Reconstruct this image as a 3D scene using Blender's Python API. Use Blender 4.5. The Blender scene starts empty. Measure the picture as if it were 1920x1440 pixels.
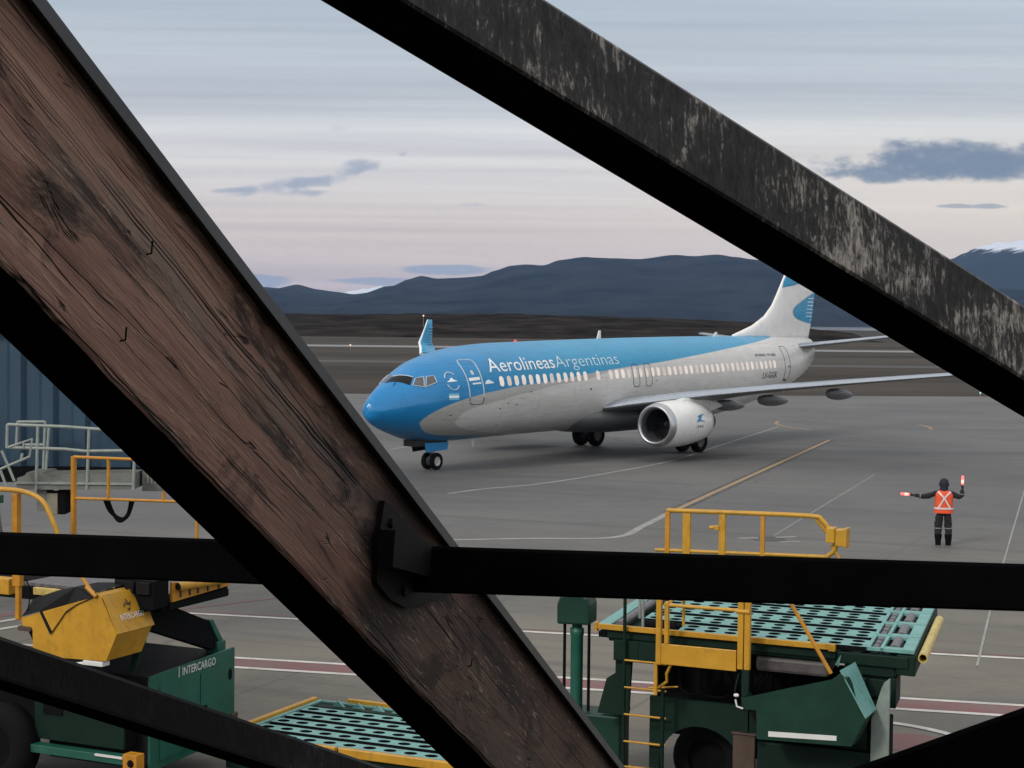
import bpy, bmesh, math, random
from mathutils import Vector, Matrix
random.seed(7)
R = math.radians
sc = bpy.context.scene
col = sc.collection

def lin(r, g, b):
    f = lambda c: (c/255/12.92) if c/255 <= .04045 else ((c/255+.055)/1.055)**2.4
    return (f(r), f(g), f(b), 1)

# ---------------------------------------------------------------- camera
CAMH, FPX, PITCH, ROLL = 6.009, 3211.3, R(2.1074), R(.614)
cam = bpy.data.cameras.new('camera')
camo = bpy.data.objects.new('camera', cam); col.objects.link(camo)
cam.sensor_width = 36; cam.lens = 36*FPX/1920
cam.clip_start = .05; cam.clip_end = 40000
camo.matrix_world = Matrix.Translation((0, 0, CAMH)) @ Matrix.Rotation(R(90)-PITCH, 4, 'X') @ Matrix.Rotation(ROLL, 4, 'Z')
sc.camera = camo
sc.view_settings.view_transform = 'Standard'; sc.view_settings.look = 'None'
sc.view_settings.exposure = 0; sc.view_settings.gamma = 1

# ---------------------------------------------------------------- node helper
class NT:
    def __init__(s, tree): s.t = tree; s.n = tree.nodes; s.l = tree.links
    def new(s, typ, ins=None, **kw):
        n = s.n.new(typ)
        for k, v in kw.items(): setattr(n, k, v)
        for k, v in (ins or {}).items(): s.put(n.inputs[k], v)
        return n
    def put(s, sock, v):
        if hasattr(v, 'is_output'): s.l.new(v, sock)
        else: sock.default_value = v
    def math(s, op, a, b=None, c=None, clamp=False):
        n = s.n.new('ShaderNodeMath'); n.operation = op; n.use_clamp = clamp
        s.put(n.inputs[0], a)
        if b is not None: s.put(n.inputs[1], b)
        if c is not None: s.put(n.inputs[2], c)
        return n.outputs[0]
    def mapr(s, v, a, b, c=0, d=1, smooth=False):
        n = s.n.new('ShaderNodeMapRange'); n.clamp = True
        if smooth: n.interpolation_type = 'SMOOTHSTEP'
        for i, x in enumerate((v, a, b, c, d)): s.put(n.inputs[i], x)
        return n.outputs[0]
    def mix(s, f, a, b, typ='MIX'):
        n = s.n.new('ShaderNodeMix'); n.data_type = 'RGBA'; n.blend_type = typ
        s.put(n.inputs[0], f); s.put(n.inputs[6], a); s.put(n.inputs[7], b)
        return n.outputs[2]
    def noise(s, vec, scale, detail=4, rough=.55, dist=0):
        n = s.n.new('ShaderNodeTexNoise')
        if vec is not None: s.put(n.inputs['Vector'], vec)
        n.inputs['Scale'].default_value = scale; n.inputs['Detail'].default_value = detail
        n.inputs['Roughness'].default_value = rough; n.inputs['Distortion'].default_value = dist
        return n.outputs[0]
    def scale(s, vec, sx, sy, sz, loc=(0, 0, 0)):
        n = s.n.new('ShaderNodeMapping'); s.put(n.inputs[0], vec)
        n.inputs['Scale'].default_value = (sx, sy, sz); n.inputs['Location'].default_value = loc
        return n.outputs[0]
    def ramp(s, v, stops, interp='LINEAR'):
        n = s.n.new('ShaderNodeValToRGB'); s.put(n.inputs[0], v); e = n.color_ramp.elements
        n.color_ramp.interpolation = interp
        while len(e) < len(stops): e.new(.5)
        for k, (p, c) in zip(e, stops): k.position = p; k.color = c
        return n.outputs[0]
    def curve(s, v, pts):
        n = s.n.new('ShaderNodeFloatCurve'); s.put(n.inputs['Value'], v)
        c = n.mapping.curves[0]
        while len(c.points) < len(pts): c.points.new(.5, .5)
        for p, (x, y) in zip(c.points, pts): p.location = (x, y)
        for p in c.points: p.handle_type = 'AUTO_CLAMPED'
        n.mapping.update()
        return n.outputs[0]

# ---------------------------------------------------------------- sky
w = bpy.data.worlds.new('World'); sc.world = w; w.use_nodes = True
T = NT(w.node_tree); T.n.clear()
SUN_AZ, SUN_EL = R(-136), R(32)      # azimuth clockwise from +Y : the soft glow stands behind and to the left
tc = T.new('ShaderNodeTexCoord').outputs['Generated']
sep = T.new('ShaderNodeSeparateXYZ', {0: tc}).outputs
x, y, z = sep[0], sep[1], sep[2]
yc = T.math('MAXIMUM', y, .08)
u = T.math('DIVIDE', x, yc); v = T.math('DIVIDE', z, yc)
base = T.ramp(T.mapr(z, 0, .5), [(0, lin(176, 168, 182)), (.04, lin(190, 181, 190)), (.075, lin(203, 193, 194)), (.11, lin(207, 200, 199)), (.16, lin(203, 203, 209)),
              (.21, lin(205, 210, 218)), (.26, lin(191, 201, 214)), (.36, lin(173, 189, 208)), (.6, lin(168, 185, 208)), (1, lin(190, 198, 212))])
zen = T.mapr(z, .22, .75, 1, 1.9, True)
base = T.mix(1.0, base, T.new('ShaderNodeCombineColor', {0: T.math('MULTIPLY', zen, T.mapr(z, .22, .6, 1, 1.06)), 1: zen, 2: T.math('MULTIPLY', zen, T.mapr(z, .22, .6, 1, .9))}).outputs[0], 'MULTIPLY')
uv = T.new('ShaderNodeCombineXYZ', {0: u, 1: v}).outputs[0]
st = T.noise(T.scale(uv, .8, 42, 1), 1.0, 5, .6, .25)
st2 = T.noise(T.scale(uv, 1.6, 130, 1, (3, 2, 0)), 1.0, 3, .5)
stm = T.math('ADD', T.mapr(st, .3, .7, .80, 1.16), T.mapr(st2, .3, .7, -.05, .05))
base = T.mix(1.0, base, T.new('ShaderNodeCombineColor', {0: stm, 1: stm, 2: T.math('ADD', T.math('MULTIPLY', stm, .8), .2)}).outputs[0], 'MULTIPLY')
warm = T.math('MULTIPLY', T.mapr(u, -.02, .28, 0, 1, True), T.math('MULTIPLY', T.mapr(v, .02, .05, 0, 1, True), T.mapr(v, .13, .08, 0, 1, True)))
base = T.mix(T.math('MULTIPLY', warm, .5), base, lin(224, 218, 208))
cn = T.noise(T.scale(uv, 42, 70, 1), 1.0, 7, .62)
cn2 = T.noise(T.scale(uv, 70, 120, 1, (1, 5, 0)), 1.0, 4, .6)
cnn = T.math('ADD', T.math('MULTIPLY', T.math('SUBTRACT', cn, .5), 6.5), T.math('MULTIPLY', T.math('SUBTRACT', cn2, .5), 2.6))
def cloud(base, u0, v0, a, bup, bdn, colr, amt, k=1.0, soft=.55, tilt=0):
    du = T.math('DIVIDE', T.math('SUBTRACT', u, u0), a)
    dv = T.math('SUBTRACT', T.math('SUBTRACT', v, v0), T.math('MULTIPLY', du, a*tilt))
    dv = T.math('MAXIMUM', T.math('DIVIDE', dv, bup), T.math('DIVIDE', dv, -bdn))
    d = T.math('SUBTRACT', 1, T.math('ADD', T.math('MULTIPLY', du, du), T.math('MULTIPLY', dv, dv)))
    d = T.math('ADD', d, T.math('MULTIPLY', cnn, k))
    return T.mix(T.mapr(d, 0, soft, 0, amt, True), base, colr)
def cpx(base, px, py, a, up, dn, colr, amt, k=1.0, soft=.55, tilt=0):
    return cloud(base, (px-960)/FPX, (602+(px-960)*.0107-py)/FPX, a/FPX, up/FPX, dn/FPX, colr, amt, k, soft, tilt)
CB, CL_ = lin(112, 130, 156), lin(152, 164, 186)
for a_ in ((1860, 318, 330, 60, 30, CB, .95, .30, 1.0), (1780, 300, 190, 46, 40, CB, .9, .34, 1.0), (1650, 326, 130, 34, 22, CB, .9, .36, .9),
           (540, 348, 150, 15, 15, CL_, .95, .42, 1.1, .13), (560, 362, 55, 8, 11, CL_, .85, .5, 1.1), (665, 318, 46, 20, 18, CL_, .9, .6, 1.2, .2), (440, 358, 60, 7, 5, CL_, .7, .4, 1.0, .05), (742, 290, 18, 9, 9, CL_, .6, .9, 1.2),
           (640, 245, 30, 8, 8, lin(185, 192, 206), .5, .9, 1.4), (840, 506, 100, 11, 12, lin(146, 160, 188), .9, .22, .6), (700, 527, 95, 8, 10, lin(146, 160, 188), .85, .22, .6), (490, 527, 62, 15, 18, lin(140, 156, 186), .85, .25, .7),
           (1820, 388, 90, 6, 5, lin(148, 158, 176), .8, .5, .8), (880, 386, 40, 6, 5, lin(176, 180, 196), .6, .7, 1.0)):
    base = cpx(base, *a_)
nish = T.new('ShaderNodeTexSky', sky_type='NISHITA', sun_disc=False, sun_elevation=SUN_EL, sun_rotation=SUN_AZ)
bg1 = T.new('ShaderNodeBackground', {0: nish.outputs[0], 1: .05})
glow = T.math('MULTIPLY', T.mapr(y, .05, -.6, 0, 1, True), T.mapr(z, .7, .2, 0, 1, True))     # added fill: unseen sky behind the view, brightened to light the aircraft's near side
base = T.mix(glow, base, T.mix(1.0, base, (2.5, 2.35, 2.2, 1), 'MULTIPLY'))
base = T.mix(1.0, base, (1.05, 1.0, .925, 1), 'MULTIPLY')
bg2 = T.new('ShaderNodeBackground', {0: base, 1: T.mapr(z, .09, .22, 1.22, .98)})
mx = T.new('ShaderNodeMixShader', {0: .96, 1: bg1.outputs[0], 2: bg2.outputs[0]})
T.l.new(mx.outputs[0], T.new('ShaderNodeOutputWorld').inputs[0])

# ---------------------------------------------------------------- sun (soft, through cloud)
sl = bpy.data.lights.new('sun', 'SUN'); sl.energy = 1.5; sl.angle = R(10); sl.color = (1, .93, .84)
so = bpy.data.objects.new('sun', sl); col.objects.link(so)
sd = Vector((math.sin(SUN_AZ)*math.cos(SUN_EL), math.cos(SUN_AZ)*math.cos(SUN_EL), math.sin(SUN_EL)))
so.rotation_euler = sd.to_track_quat('Z', 'Y').to_euler()

# ---------------------------------------------------------------- pixel -> world helpers (photo pixels, 1920 wide)
CAMP = Vector((0, 0, CAMH))
def ray(px, py):
    a, b = px-960, py-720
    cr, sr, cp, sp = math.cos(ROLL), math.sin(ROLL), math.cos(PITCH), math.sin(PITCH)
    X = a*cr+b*sr; Y = -a*sr+b*cr
    return Vector((X/FPX, cp-Y/FPX*sp, -sp-Y/FPX*cp))
def G(px, py, z=0.0):
    r = ray(px, py); return CAMP+r*((z-CAMH)/r.z)
def at(px, py, Y):
    r = ray(px, py); return CAMP+r*(Y/r.y)
def onplane(px, py, O, n):
    r = ray(px, py); return CAMP+r*((O-CAMP).dot(n)/r.dot(n))

# ---------------------------------------------------------------- mesh builder
class MB:
    def __init__(s): s.v = []; s.f = []; s.m = []; s.sm = []
    def add(s, vs, fs, m=0, smooth=False):
        o = len(s.v); s.v += [tuple(p) for p in vs]
        for f in fs: s.f.append(tuple(i+o for i in f)); s.m.append(m); s.sm.append(smooth)
        return s
    def box(s, a, b, m=0, M=None):
        x0, y0, z0 = a; x1, y1, z1 = b
        x0, x1 = min(x0, x1), max(x0, x1); y0, y1 = min(y0, y1), max(y0, y1); z0, z1 = min(z0, z1), max(z0, z1)
        vs = [Vector(p) for p in ((x0,y0,z0),(x1,y0,z0),(x1,y1,z0),(x0,y1,z0),(x0,y0,z1),(x1,y0,z1),(x1,y1,z1),(x0,y1,z1))]
        if M is not None: vs = [M @ p for p in vs]
        return s.add(vs, [(0,3,2,1),(4,5,6,7),(0,1,5,4),(1,2,6,5),(2,3,7,6),(3,0,4,7)], m)
    def prism(s, poly, a, b, ax='y', m=0):
        # poly of (p,q): ax y -> (x,z); ax x -> (y,z); ax z -> (x,y)
        def P(p, q, t):
            return {'y': (p, t, q), 'x': (t, p, q), 'z': (p, q, t)}[ax]
        n = len(poly); vs = [P(p, q, a) for p, q in poly]+[P(p, q, b) for p, q in poly]
        fs = [tuple(range(n))[::-1], tuple(range(n, 2*n))]+[(i, (i+1) % n, n+(i+1) % n, n+i) for i in range(n)]
        return s.add(vs, fs, m)
    def tube(s, pts, r, n=8, m=0, cap=True):
        pts = [Vector(p) for p in pts]; rings = []
        rs = r if isinstance(r, (list, tuple)) else [r]*len(pts)
        up = None
        for i, p in enumerate(pts):
            d0 = (p-pts[i-1]).normalized() if i else None
            d1 = (pts[i+1]-p).normalized() if i < len(pts)-1 else None
            d = ((d0 or d1)+(d1 or d0)).normalized()
            if up is None: up = Vector((0, 0, 1)) if abs(d.z) < .9 else Vector((1, 0, 0))
            a = d.cross(up).normalized(); b = a.cross(d).normalized(); up = b
            rings.append([p+(a*math.cos(2*math.pi*k/n)+b*math.sin(2*math.pi*k/n))*rs[i] for k in range(n)])
        vs = [q for rg in rings for q in rg]
        fs = [(i*n+k, i*n+(k+1) % n, (i+1)*n+(k+1) % n, (i+1)*n+k) for i in range(len(pts)-1) for k in range(n)]
        s.add(vs, fs, m, True)
        if cap:
            s.add(rings[0], [tuple(range(n))[::-1]], m); s.add(rings[-1], [tuple(range(n))], m)
        return s
    def lathe(s, prof, c=(0, 0, 0), ax='x', n=32, m=0, smooth=True, sq=None):
        c = Vector(c); rings = []
        for t, r in prof:
            rg = []
            for k in range(n):
                a = 2*math.pi*k/n; p, q = math.cos(a)*r, math.sin(a)*r
                if sq and q < 0: q *= sq
                rg.append(c+Vector({'x': (t, p, q), 'y': (q, t, p), 'z': (p, q, t)}[ax]))
            rings.append(rg)
        vs = [q for rg in rings for q in rg]
        fs = [(i*n+k, i*n+(k+1) % n, (i+1)*n+(k+1) % n, (i+1)*n+k) for i in range(len(prof)-1) for k in range(n)]
        return s.add(vs, fs, m, smooth)
    def build(s, name, mats, parent=None, bevel=0, M=None, fix=True):
        me = bpy.data.meshes.new(name); me.from_pydata(s.v, [], s.f)
        for mt in (mats if isinstance(mats, (list, tuple)) else [mats]): me.materials.append(mt)
        for p, mi, sm in zip(me.polygons, s.m, s.sm): p.material_index = mi; p.use_smooth = sm
        me.update()
        if fix:
            bm = bmesh.new(); bm.from_mesh(me); bmesh.ops.recalc_face_normals(bm, faces=bm.faces); bm.to_mesh(me); bm.free()
        o = bpy.data.objects.new(name, me); col.objects.link(o)
        if parent: o.parent = parent
        if M is not None: o.matrix_world = M
        if bevel:
            bv = o.modifiers.new('bevel', 'BEVEL'); bv.width = bevel; bv.segments = 2; bv.limit_method = 'ANGLE'; bv.angle_limit = R(40)
        return o

def tag(o, label=None, cat=None, group=None, kind=None):
    for k, vv in (('label', label), ('category', cat), ('group', group), ('kind', kind)):
        if vv: o[k] = vv
    return o
def empty(name, loc, rz=0):
    o = bpy.data.objects.new(name, None); col.objects.link(o); o.location = loc; o.rotation_euler = (0, 0, rz)
    o.empty_display_size = .2
    return o

# ---------------------------------------------------------------- materials
def mat(name, color, rough=.6, metal=0, var=.12, nscale=3, bump=0, spec=.5, coat=0, emit=None, estr=1, dirt=None, dirtamt=.5):
    m = bpy.data.materials.new(name); m.use_nodes = True
    N = NT(m.node_tree); b = N.n['Principled BSDF']
    c = color if len(color) == 4 else (*color, 1)
    oc = N.new('ShaderNodeTexCoord').outputs['Object']
    n1 = N.noise(oc, nscale, 5, .6)
    f = N.mapr(n1, .3, .7, 1-var, 1+var)
    cc = N.mix(1.0, c, N.new('ShaderNodeCombineColor', {0: f, 1: f, 2: f}).outputs[0], 'MULTIPLY')
    if dirt:
        n2 = N.math('ADD', N.math('MULTIPLY', N.noise(oc, nscale*2.3, 6, .65, .4), .6), N.math('MULTIPLY', N.noise(N.scale(oc, 1, 1, .16), nscale*5, 4, .6), .4))
        cc = N.mix(N.mapr(n2, .5, .72, 0, dirtamt), cc, (*dirt, 1))
    N.l.new(cc, b.inputs['Base Color'])
    N.put(b.inputs['Roughness'], N.mapr(n1, .3, .7, max(0, rough-.06), min(1, rough+.06)))
    b.inputs['Metallic'].default_value = metal
    b.inputs['Specular IOR Level'].default_value = spec
    b.inputs['Coat Weight'].default_value = coat; b.inputs['Coat Roughness'].default_value = .12
    if bump:
        bp = N.new('ShaderNodeBump', {'Strength': bump, 'Distance': .01, 'Height': N.noise(oc, nscale*12, 4)})
        N.l.new(bp.outputs[0], b.inputs['Normal'])
    if emit:
        b.inputs['Emission Color'].default_value = (*emit, 1); b.inputs['Emission Strength'].default_value = estr
    return m

M = {}
M['green'] = mat('green_paint', (.012, .10, .07), .42, var=.18, dirt=(.02, .03, .025), dirtamt=.5)
M['green_dk'] = mat('dark_green_paint', (.0035, .019, .0125), .6, spec=.2, var=.2, dirt=(.01, .012, .012), dirtamt=.6)
M['green_mid'] = mat('mid_green_paint', (.005, .037, .024), .5, spec=.3, var=.2, dirt=(.008, .02, .016), dirtamt=.5)
M['teal'] = mat('worn_teal_paint_and_sky_reflection', (.15, .345, .325), .5, var=.16, nscale=4, dirt=(.05, .10, .09), dirtamt=.55)
M['yellow'] = mat('yellow_paint', (.52, .27, .018), .45, var=.14, dirt=(.16, .08, .015), dirtamt=.55)
M['orange'] = mat('orange_yellow_paint', (.50, .22, .015), .45, var=.14, dirt=(.15, .07, .015), dirtamt=.5)
M['yworn'] = mat('worn_pale_yellow', (.55, .42, .13), .5, var=.2, nscale=14, dirt=(.06, .09, .04), dirtamt=.8)
M['black'] = mat('black_rubber_and_shade', (.005, .005, .006), .85, var=.2, spec=.1)
M['tyre'] = mat('tyre_rubber', (.007, .007, .0075), .85, var=.2, nscale=9, spec=.12)
M['steel'] = mat('grey_steel', (.30, .30, .31), .4, .7, var=.12, nscale=8)
M['roller'] = mat('worn_roller_steel', (.16, .15, .16), .45, .4, var=.3, nscale=12)
M['white'] = mat('white_paint', (.7, .7, .69), .45, var=.06)
M['galv'] = mat('galvanised_grey_paint', (.26, .29, .27), .5, .1, var=.15, nscale=5)
M['galv_dk'] = mat('weathered_platform_grey', (.15, .155, .14), .6, var=.2, nscale=4, dirt=(.07, .06, .05))
M['tan'] = mat('tan_box', (.25, .22, .17), .6, var=.2, nscale=5, dirt=(.1, .08, .06))
M['rust'] = mat('rusty_panel', (.07, .045, .033), .7, var=.3, nscale=4)
M['greypaint'] = mat('pale_grey_green_panel', (.22, .27, .25), .45, var=.18, nscale=5)
M['tarp'] = mat('black_tarpaulin', (.006, .006, .007), .75, var=.3, nscale=4, bump=.6, spec=.2)
M['hose'] = mat('dull_grey_tarp', (.07, .065, .065), .55, var=.5, nscale=3, bump=.5)

# ---------------------------------------------------------------- ground and setting
def sheet(name, poly, z, m, kind='structure', base=None):
    b = MB(); b.add([(p[0], p[1], z) for p in poly], [tuple(range(len(poly)))])
    o = b.build(name, m); o['kind'] = kind
    if o.data.polygons[0].normal.z < 0: o.data.flip_normals()
    return o

def grass_mat():
    m = bpy.data.materials.new('dry_grass'); m.use_nodes = True; N = NT(m.node_tree); b = N.n['Principled BSDF']
    oc = N.new('ShaderNodeTexCoord').outputs['Object']
    band = N.noise(N.scale(oc, .006, .028, 1), 1, 6, .65, .8)
    fine = N.noise(N.scale(oc, .09, .22, 1), 1, 7, .7, .3)
    c = N.ramp(N.math('ADD', N.math('MULTIPLY', band, .65), N.math('MULTIPLY', fine, .35)),
               [(.34, (.024, .021, .018, 1)), (.46, (.042, .036, .030, 1)), (.56, (.062, .053, .045, 1)), (.68, (.085, .076, .066, 1))])
    N.l.new(c, b.inputs['Base Color']); b.inputs['Roughness'].default_value = .95; b.inputs['Specular IOR Level'].default_value = .1
    return m
sheet('ground', [(-8900, -400), (8900, -400), (8900, 10500), (-8900, 10500)], 0, grass_mat())

def apron_mat():
    m = bpy.data.materials.new('apron_concrete'); m.use_nodes = True; N = NT(m.node_tree); b = N.n['Principled BSDF']
    oc = N.new('ShaderNodeTexCoord').outputs['Object']
    n1 = N.noise(oc, .09, 6, .6, .3); n2 = N.noise(N.scale(oc, .35, 1.2, 1), .5, 6, .65, .5); n3 = N.noise(oc, 9, 5, .7)
    f = N.math('ADD', N.mapr(n1, .3, .7, .78, 1.18), N.math('ADD', N.mapr(n2, .35, .7, -.17, .13), N.mapr(n3, .3, .7, -.10, .10)))
    c = N.mix(N.mapr(n1, .35, .65), (.138, .136, .132, 1), (.152, .144, .126, 1))
    # warm near and cool far tones paint in the sheen's change with viewing angle
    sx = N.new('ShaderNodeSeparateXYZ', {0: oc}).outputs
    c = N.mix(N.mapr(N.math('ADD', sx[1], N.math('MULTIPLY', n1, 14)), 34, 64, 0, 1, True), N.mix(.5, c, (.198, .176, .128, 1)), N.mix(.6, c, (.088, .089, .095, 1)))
    c = N.mix(1.0, c, N.new('ShaderNodeCombineColor', {0: f, 1: f, 2: f}).outputs[0], 'MULTIPLY')
    # slab joints every 6 m, turned with the stand lines
    rot = N.new('ShaderNodeMapping', {0: oc}); rot.inputs['Rotation'].default_value = (0, 0, R(24))
    sp = N.new('ShaderNodeSeparateXYZ', {0: rot.outputs[0]}).outputs
    for ax in (0, 1):
        d = N.math('ABSOLUTE', N.math('SUBTRACT', N.math('FRACT', N.math('DIVIDE', sp[ax], 6.0)), .5))
        c = N.mix(N.math('MULTIPLY', N.mapr(d, .004, .009, 1, 0), .42), c, (.07, .07, .07, 1))
    # sealed cracks and dark tyre tracks
    wob = N.new('ShaderNodeVectorMath', {0: oc, 1: N.new('ShaderNodeCombineXYZ', {0: N.math('MULTIPLY', n1, 9), 1: N.math('MULTIPLY', n2, 7)}).outputs[0]}, operation='ADD').outputs[0]
    vo = N.new('ShaderNodeTexVoronoi', {'Vector': wob, 'Scale': .055}, feature='DISTANCE_TO_EDGE').outputs['Distance']
    c = N.mix(N.math('MULTIPLY', N.mapr(vo, .002, .006, 1, 0), N.mapr(n1, .45, .6, 0, .5)), c, (.05, .05, .05, 1))
    trk = N.noise(N.scale(rot.outputs[0], .012, .9, 1), 1, 4, .6, .15)
    c = N.mix(N.mapr(trk, .54, .70, 0, .5), c, (.06, .06, .062, 1))
    pch = N.noise(N.scale(oc, .05, .12, 1, (3, 8, 0)), 1, 3, .5, .2)
    c = N.mix(N.mapr(pch, .57, .585, 0, .34), c, (.075, .076, .082, 1))
    oil = N.noise(oc, .55, 5, .7, .6)
    c = N.mix(N.mapr(oil, .58, .74, 0, .6), c, (.07, .068, .066, 1))
    N.l.new(c, b.inputs['Base Color'])
    N.put(b.inputs['Roughness'], N.mapr(n2, .3, .7, .55, .8))
    b.inputs['Specular IOR Level'].default_value = .35
    N.l.new(N.new('ShaderNodeBump', {'Strength': .25, 'Distance': .01, 'Height': n3}).outputs[0], b.inputs['Normal'])
    return m
e0, e1 = G(560, 738), G(1920, 744)
dd = (e1-e0)/(e1.x-e0.x)
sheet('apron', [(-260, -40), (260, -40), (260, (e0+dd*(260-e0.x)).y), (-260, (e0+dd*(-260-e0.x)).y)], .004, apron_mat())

def paint_mat(name, c, wear=.5, sc_=1.5):
    m = bpy.data.materials.new(name); m.use_nodes = True; N = NT(m.node_tree); b = N.n['Principled BSDF']
    oc = N.new('ShaderNodeTexCoord').outputs['Object']
    n = N.noise(oc, sc_, 6, .7, .3); n2 = N.noise(oc, 14, 4, .7)
    cc = N.mix(N.math('MULTIPLY', N.mapr(N.math('ADD', N.math('MULTIPLY', n, .7), N.math('MULTIPLY', n2, .3)), .42, .66), wear), (*c, 1), (.15, .145, .135, 1))
    N.l.new(cc, b.inputs['Base Color']); b.inputs['Roughness'].default_value = .65; b.inputs['Specular IOR Level'].default_value = .3
    return m
PW = paint_mat('white_line_paint', (.62, .60, .57), .55)
PF = paint_mat('faded_white_line_paint', (.30, .295, .29), .75)
PR = paint_mat('red_line_paint', (.20, .085, .085), .7)
PY = paint_mat('yellow_line_paint', (.33, .215, .115), .6)
PB = paint_mat('black_line_border', (.045, .045, .047), .5)
def strip(name, pts, width, z, m):
    b = MB(); vs = []
    pts = [Vector((p[0], p[1], 0)) for p in pts]
    for i, p in enumerate(pts):
        d = (pts[min(i+1, len(pts)-1)]-pts[max(i-1, 0)]).normalized(); n = Vector((-d.y, d.x, 0))
        vs += [p+n*width/2+Vector((0, 0, z)), p-n*width/2+Vector((0, 0, z))]
    b.add(vs, [(2*i, 2*i+1, 2*i+3, 2*i+2) for i in range(len(pts)-1)])
    o = b.build(name, m); o['kind'] = 'structure'
    if o.data.polygons[0].normal.z < 0: o.data.flip_normals()
    return o
def ext(p, q, a, b):
    d = (q-p); return [p-d*a, q+d*b]
# red stand line between two white lines
W1a, W1b = G(440, 1234), G(1920, 1324); W2a, W2b = G(440, 1252), G(1920, 1345)
R1 = ext((W1a+W2a)/2, (W1b+W2b)/2, 1.2, 1.2); wd = ((W2a-W1a)-(W2a-W1a).project(W1b-W1a)).length
strip('red_line', R1, wd*.92, .008, PR)
strip('white_line', ext(W1a, W1b, 1.2, 1.2), .14, .012, PW)
strip('white_line', ext(W2a, W2b, 1.2, 1.2), .15, .012, PW)
U1, U2 = G(325, 1149), G(1920, 1236)
strip('white_line', ext(U1, U2, .0, 1.0), .15, .012, PW)
strip('red_line', ext(G(322, 1144), G(1920, 1231), 0, 1.0), .08, .008, PR)
strip('red_line', [G(318, 1146), G(440, 1131), G(560, 1117), G(700, 1098)], .11, .010, PR)
strip('white_line', [G(-60, 1176), G(40, 1160), G(160, 1142)], .16, .012, PW)
strip('white_line', [G(-60, 1190), G(40, 1174), G(160, 1157)], .16, .012, PW)
strip('red_line', [G(-60, 1163), G(40, 1149), G(160, 1132)], .34, .008, PR)
# yellow lead line with black borders
Y0, Y1 = G(1556, 825), G(1270, 955)
strip('lead_line_border', [Y0, Y1+(Y1-Y0)*.03], .52, .008, PB)
strip('lead_line', [Y0, Y1+(Y1-Y0)*.03], .20, .012, PY)
# faint white guide arcs and lines
def smoothpts(p, n=6):
    out = []
    for i in range(len(p)-1):
        p0, p1, p2, p3 = p[max(i-1, 0)], p[i], p[i+1], p[min(i+2, len(p)-1)]
        for k in range(n):
            t = k/n
            out.append(.5*((2*p1)+(p2-p0)*t+(2*p0-5*p1+4*p2-p3)*t*t+(3*p1-p0-3*p2+p3)*t**3))
    return out+[p[-1]]
strip('guide_line', smoothpts([G(*p) for p in [(840, 926), (907, 917), (1007, 908), (1130, 889), (1263, 863), (1360, 832), (1460, 800)]]), .16, .008, PF)
strip('guide_line', smoothpts([G(*p) for p in [(830, 1013), (990, 1010), (1150, 1008), (1205, 987), (1252, 963)]]), .24, .008, PF)
strip('guide_line', [G(1640, 890), G(1450, 1005)], .045, .008, PF)
strip('guide_line', [G(730, 843), G(810, 830)], .15, .008, PF)
strip('guide_line', [G(1880, 1060), G(1925, 905)], .045, .008, PF)
strip('guide_line', [G(1858, 1140), G(1832, 1250)], .05, .014, PF)
for a0, a1, m_ in ((150, 228, PY), (-28, 14, PY)):
    c = Vector((20.3, 102, 0)); strip('turn_circle', [c+Vector((math.cos(R(a))*4.4, math.sin(R(a))*7.0, 0)) for a in range(a0, a1, 4)], .22, .008, m_)
# stand roundel, lower right
cR = Vector((4.75, 23.9, 0))
strip('stand_roundel', [cR+Vector((math.cos(R(a)), math.sin(R(a)), 0))*2.02 for a in range(0, 361, 6)], .15, .016, PW)
b = MB(); b.add([cR+Vector((math.cos(R(a))*.55+1.05, math.sin(R(a))*.55+.55, .008)) for a in range(0, 360, 12)], [tuple(range(30))]); o = b.build('stand_roundel', PR); o['kind'] = 'structure'
# manhole scuffs seen through the railing
for px, py, ww in ((1400, 1010, .3), (1470, 1008, .25), (1478, 1017, .2)):
    strip('guide_line', [G(px-16, py), G(px+22, py-1)], .22, .010, PF)
b = MB(); c = G(1440, 1011); b.add([c+Vector((math.cos(R(a))*.5, math.sin(R(a))*.5, .009)) for a in range(0, 360, 12)], [tuple(range(30))]); o = b.build('drain_cover', PB); o['kind'] = 'structure'
# runway and taxiway strips across the grass
RW = mat('runway_asphalt', (.20, .20, .205), .8, var=.1, nscale=.02)
TW = mat('taxiway_asphalt', (.045, .041, .038), .8, var=.15, nscale=.03)
strip('runway', [Vector((-900, 372, 0)), Vector((1400, 415, 0))], 26, .006, RW)
strip('taxiway', [Vector((-900, 236, 0)), Vector((1400, 262, 0))], 12, .006, TW)
# water beyond the airfield, to the right
wm = bpy.data.materials.new('channel_water'); wm.use_nodes = True
N = NT(wm.node_tree); b_ = N.n['Principled BSDF']; b_.inputs['Base Color'].default_value = (.05, .08, .10, 1); b_.inputs['Roughness'].default_value = .12
N.l.new(N.new('ShaderNodeBump', {'Strength': .05, 'Distance': .3, 'Height': N.noise(N.scale(N.new('ShaderNodeTexCoord').outputs['Object'], .02, .1, 1), 1, 4)}).outputs[0], b_.inputs['Normal'])
sheet('water', [(500, 3600), (330, 1900), (420, 1650), (620, 1480), (1500, 1300), (4000, 1250), (4000, 5200), (900, 5200)], .05, wm)

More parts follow.
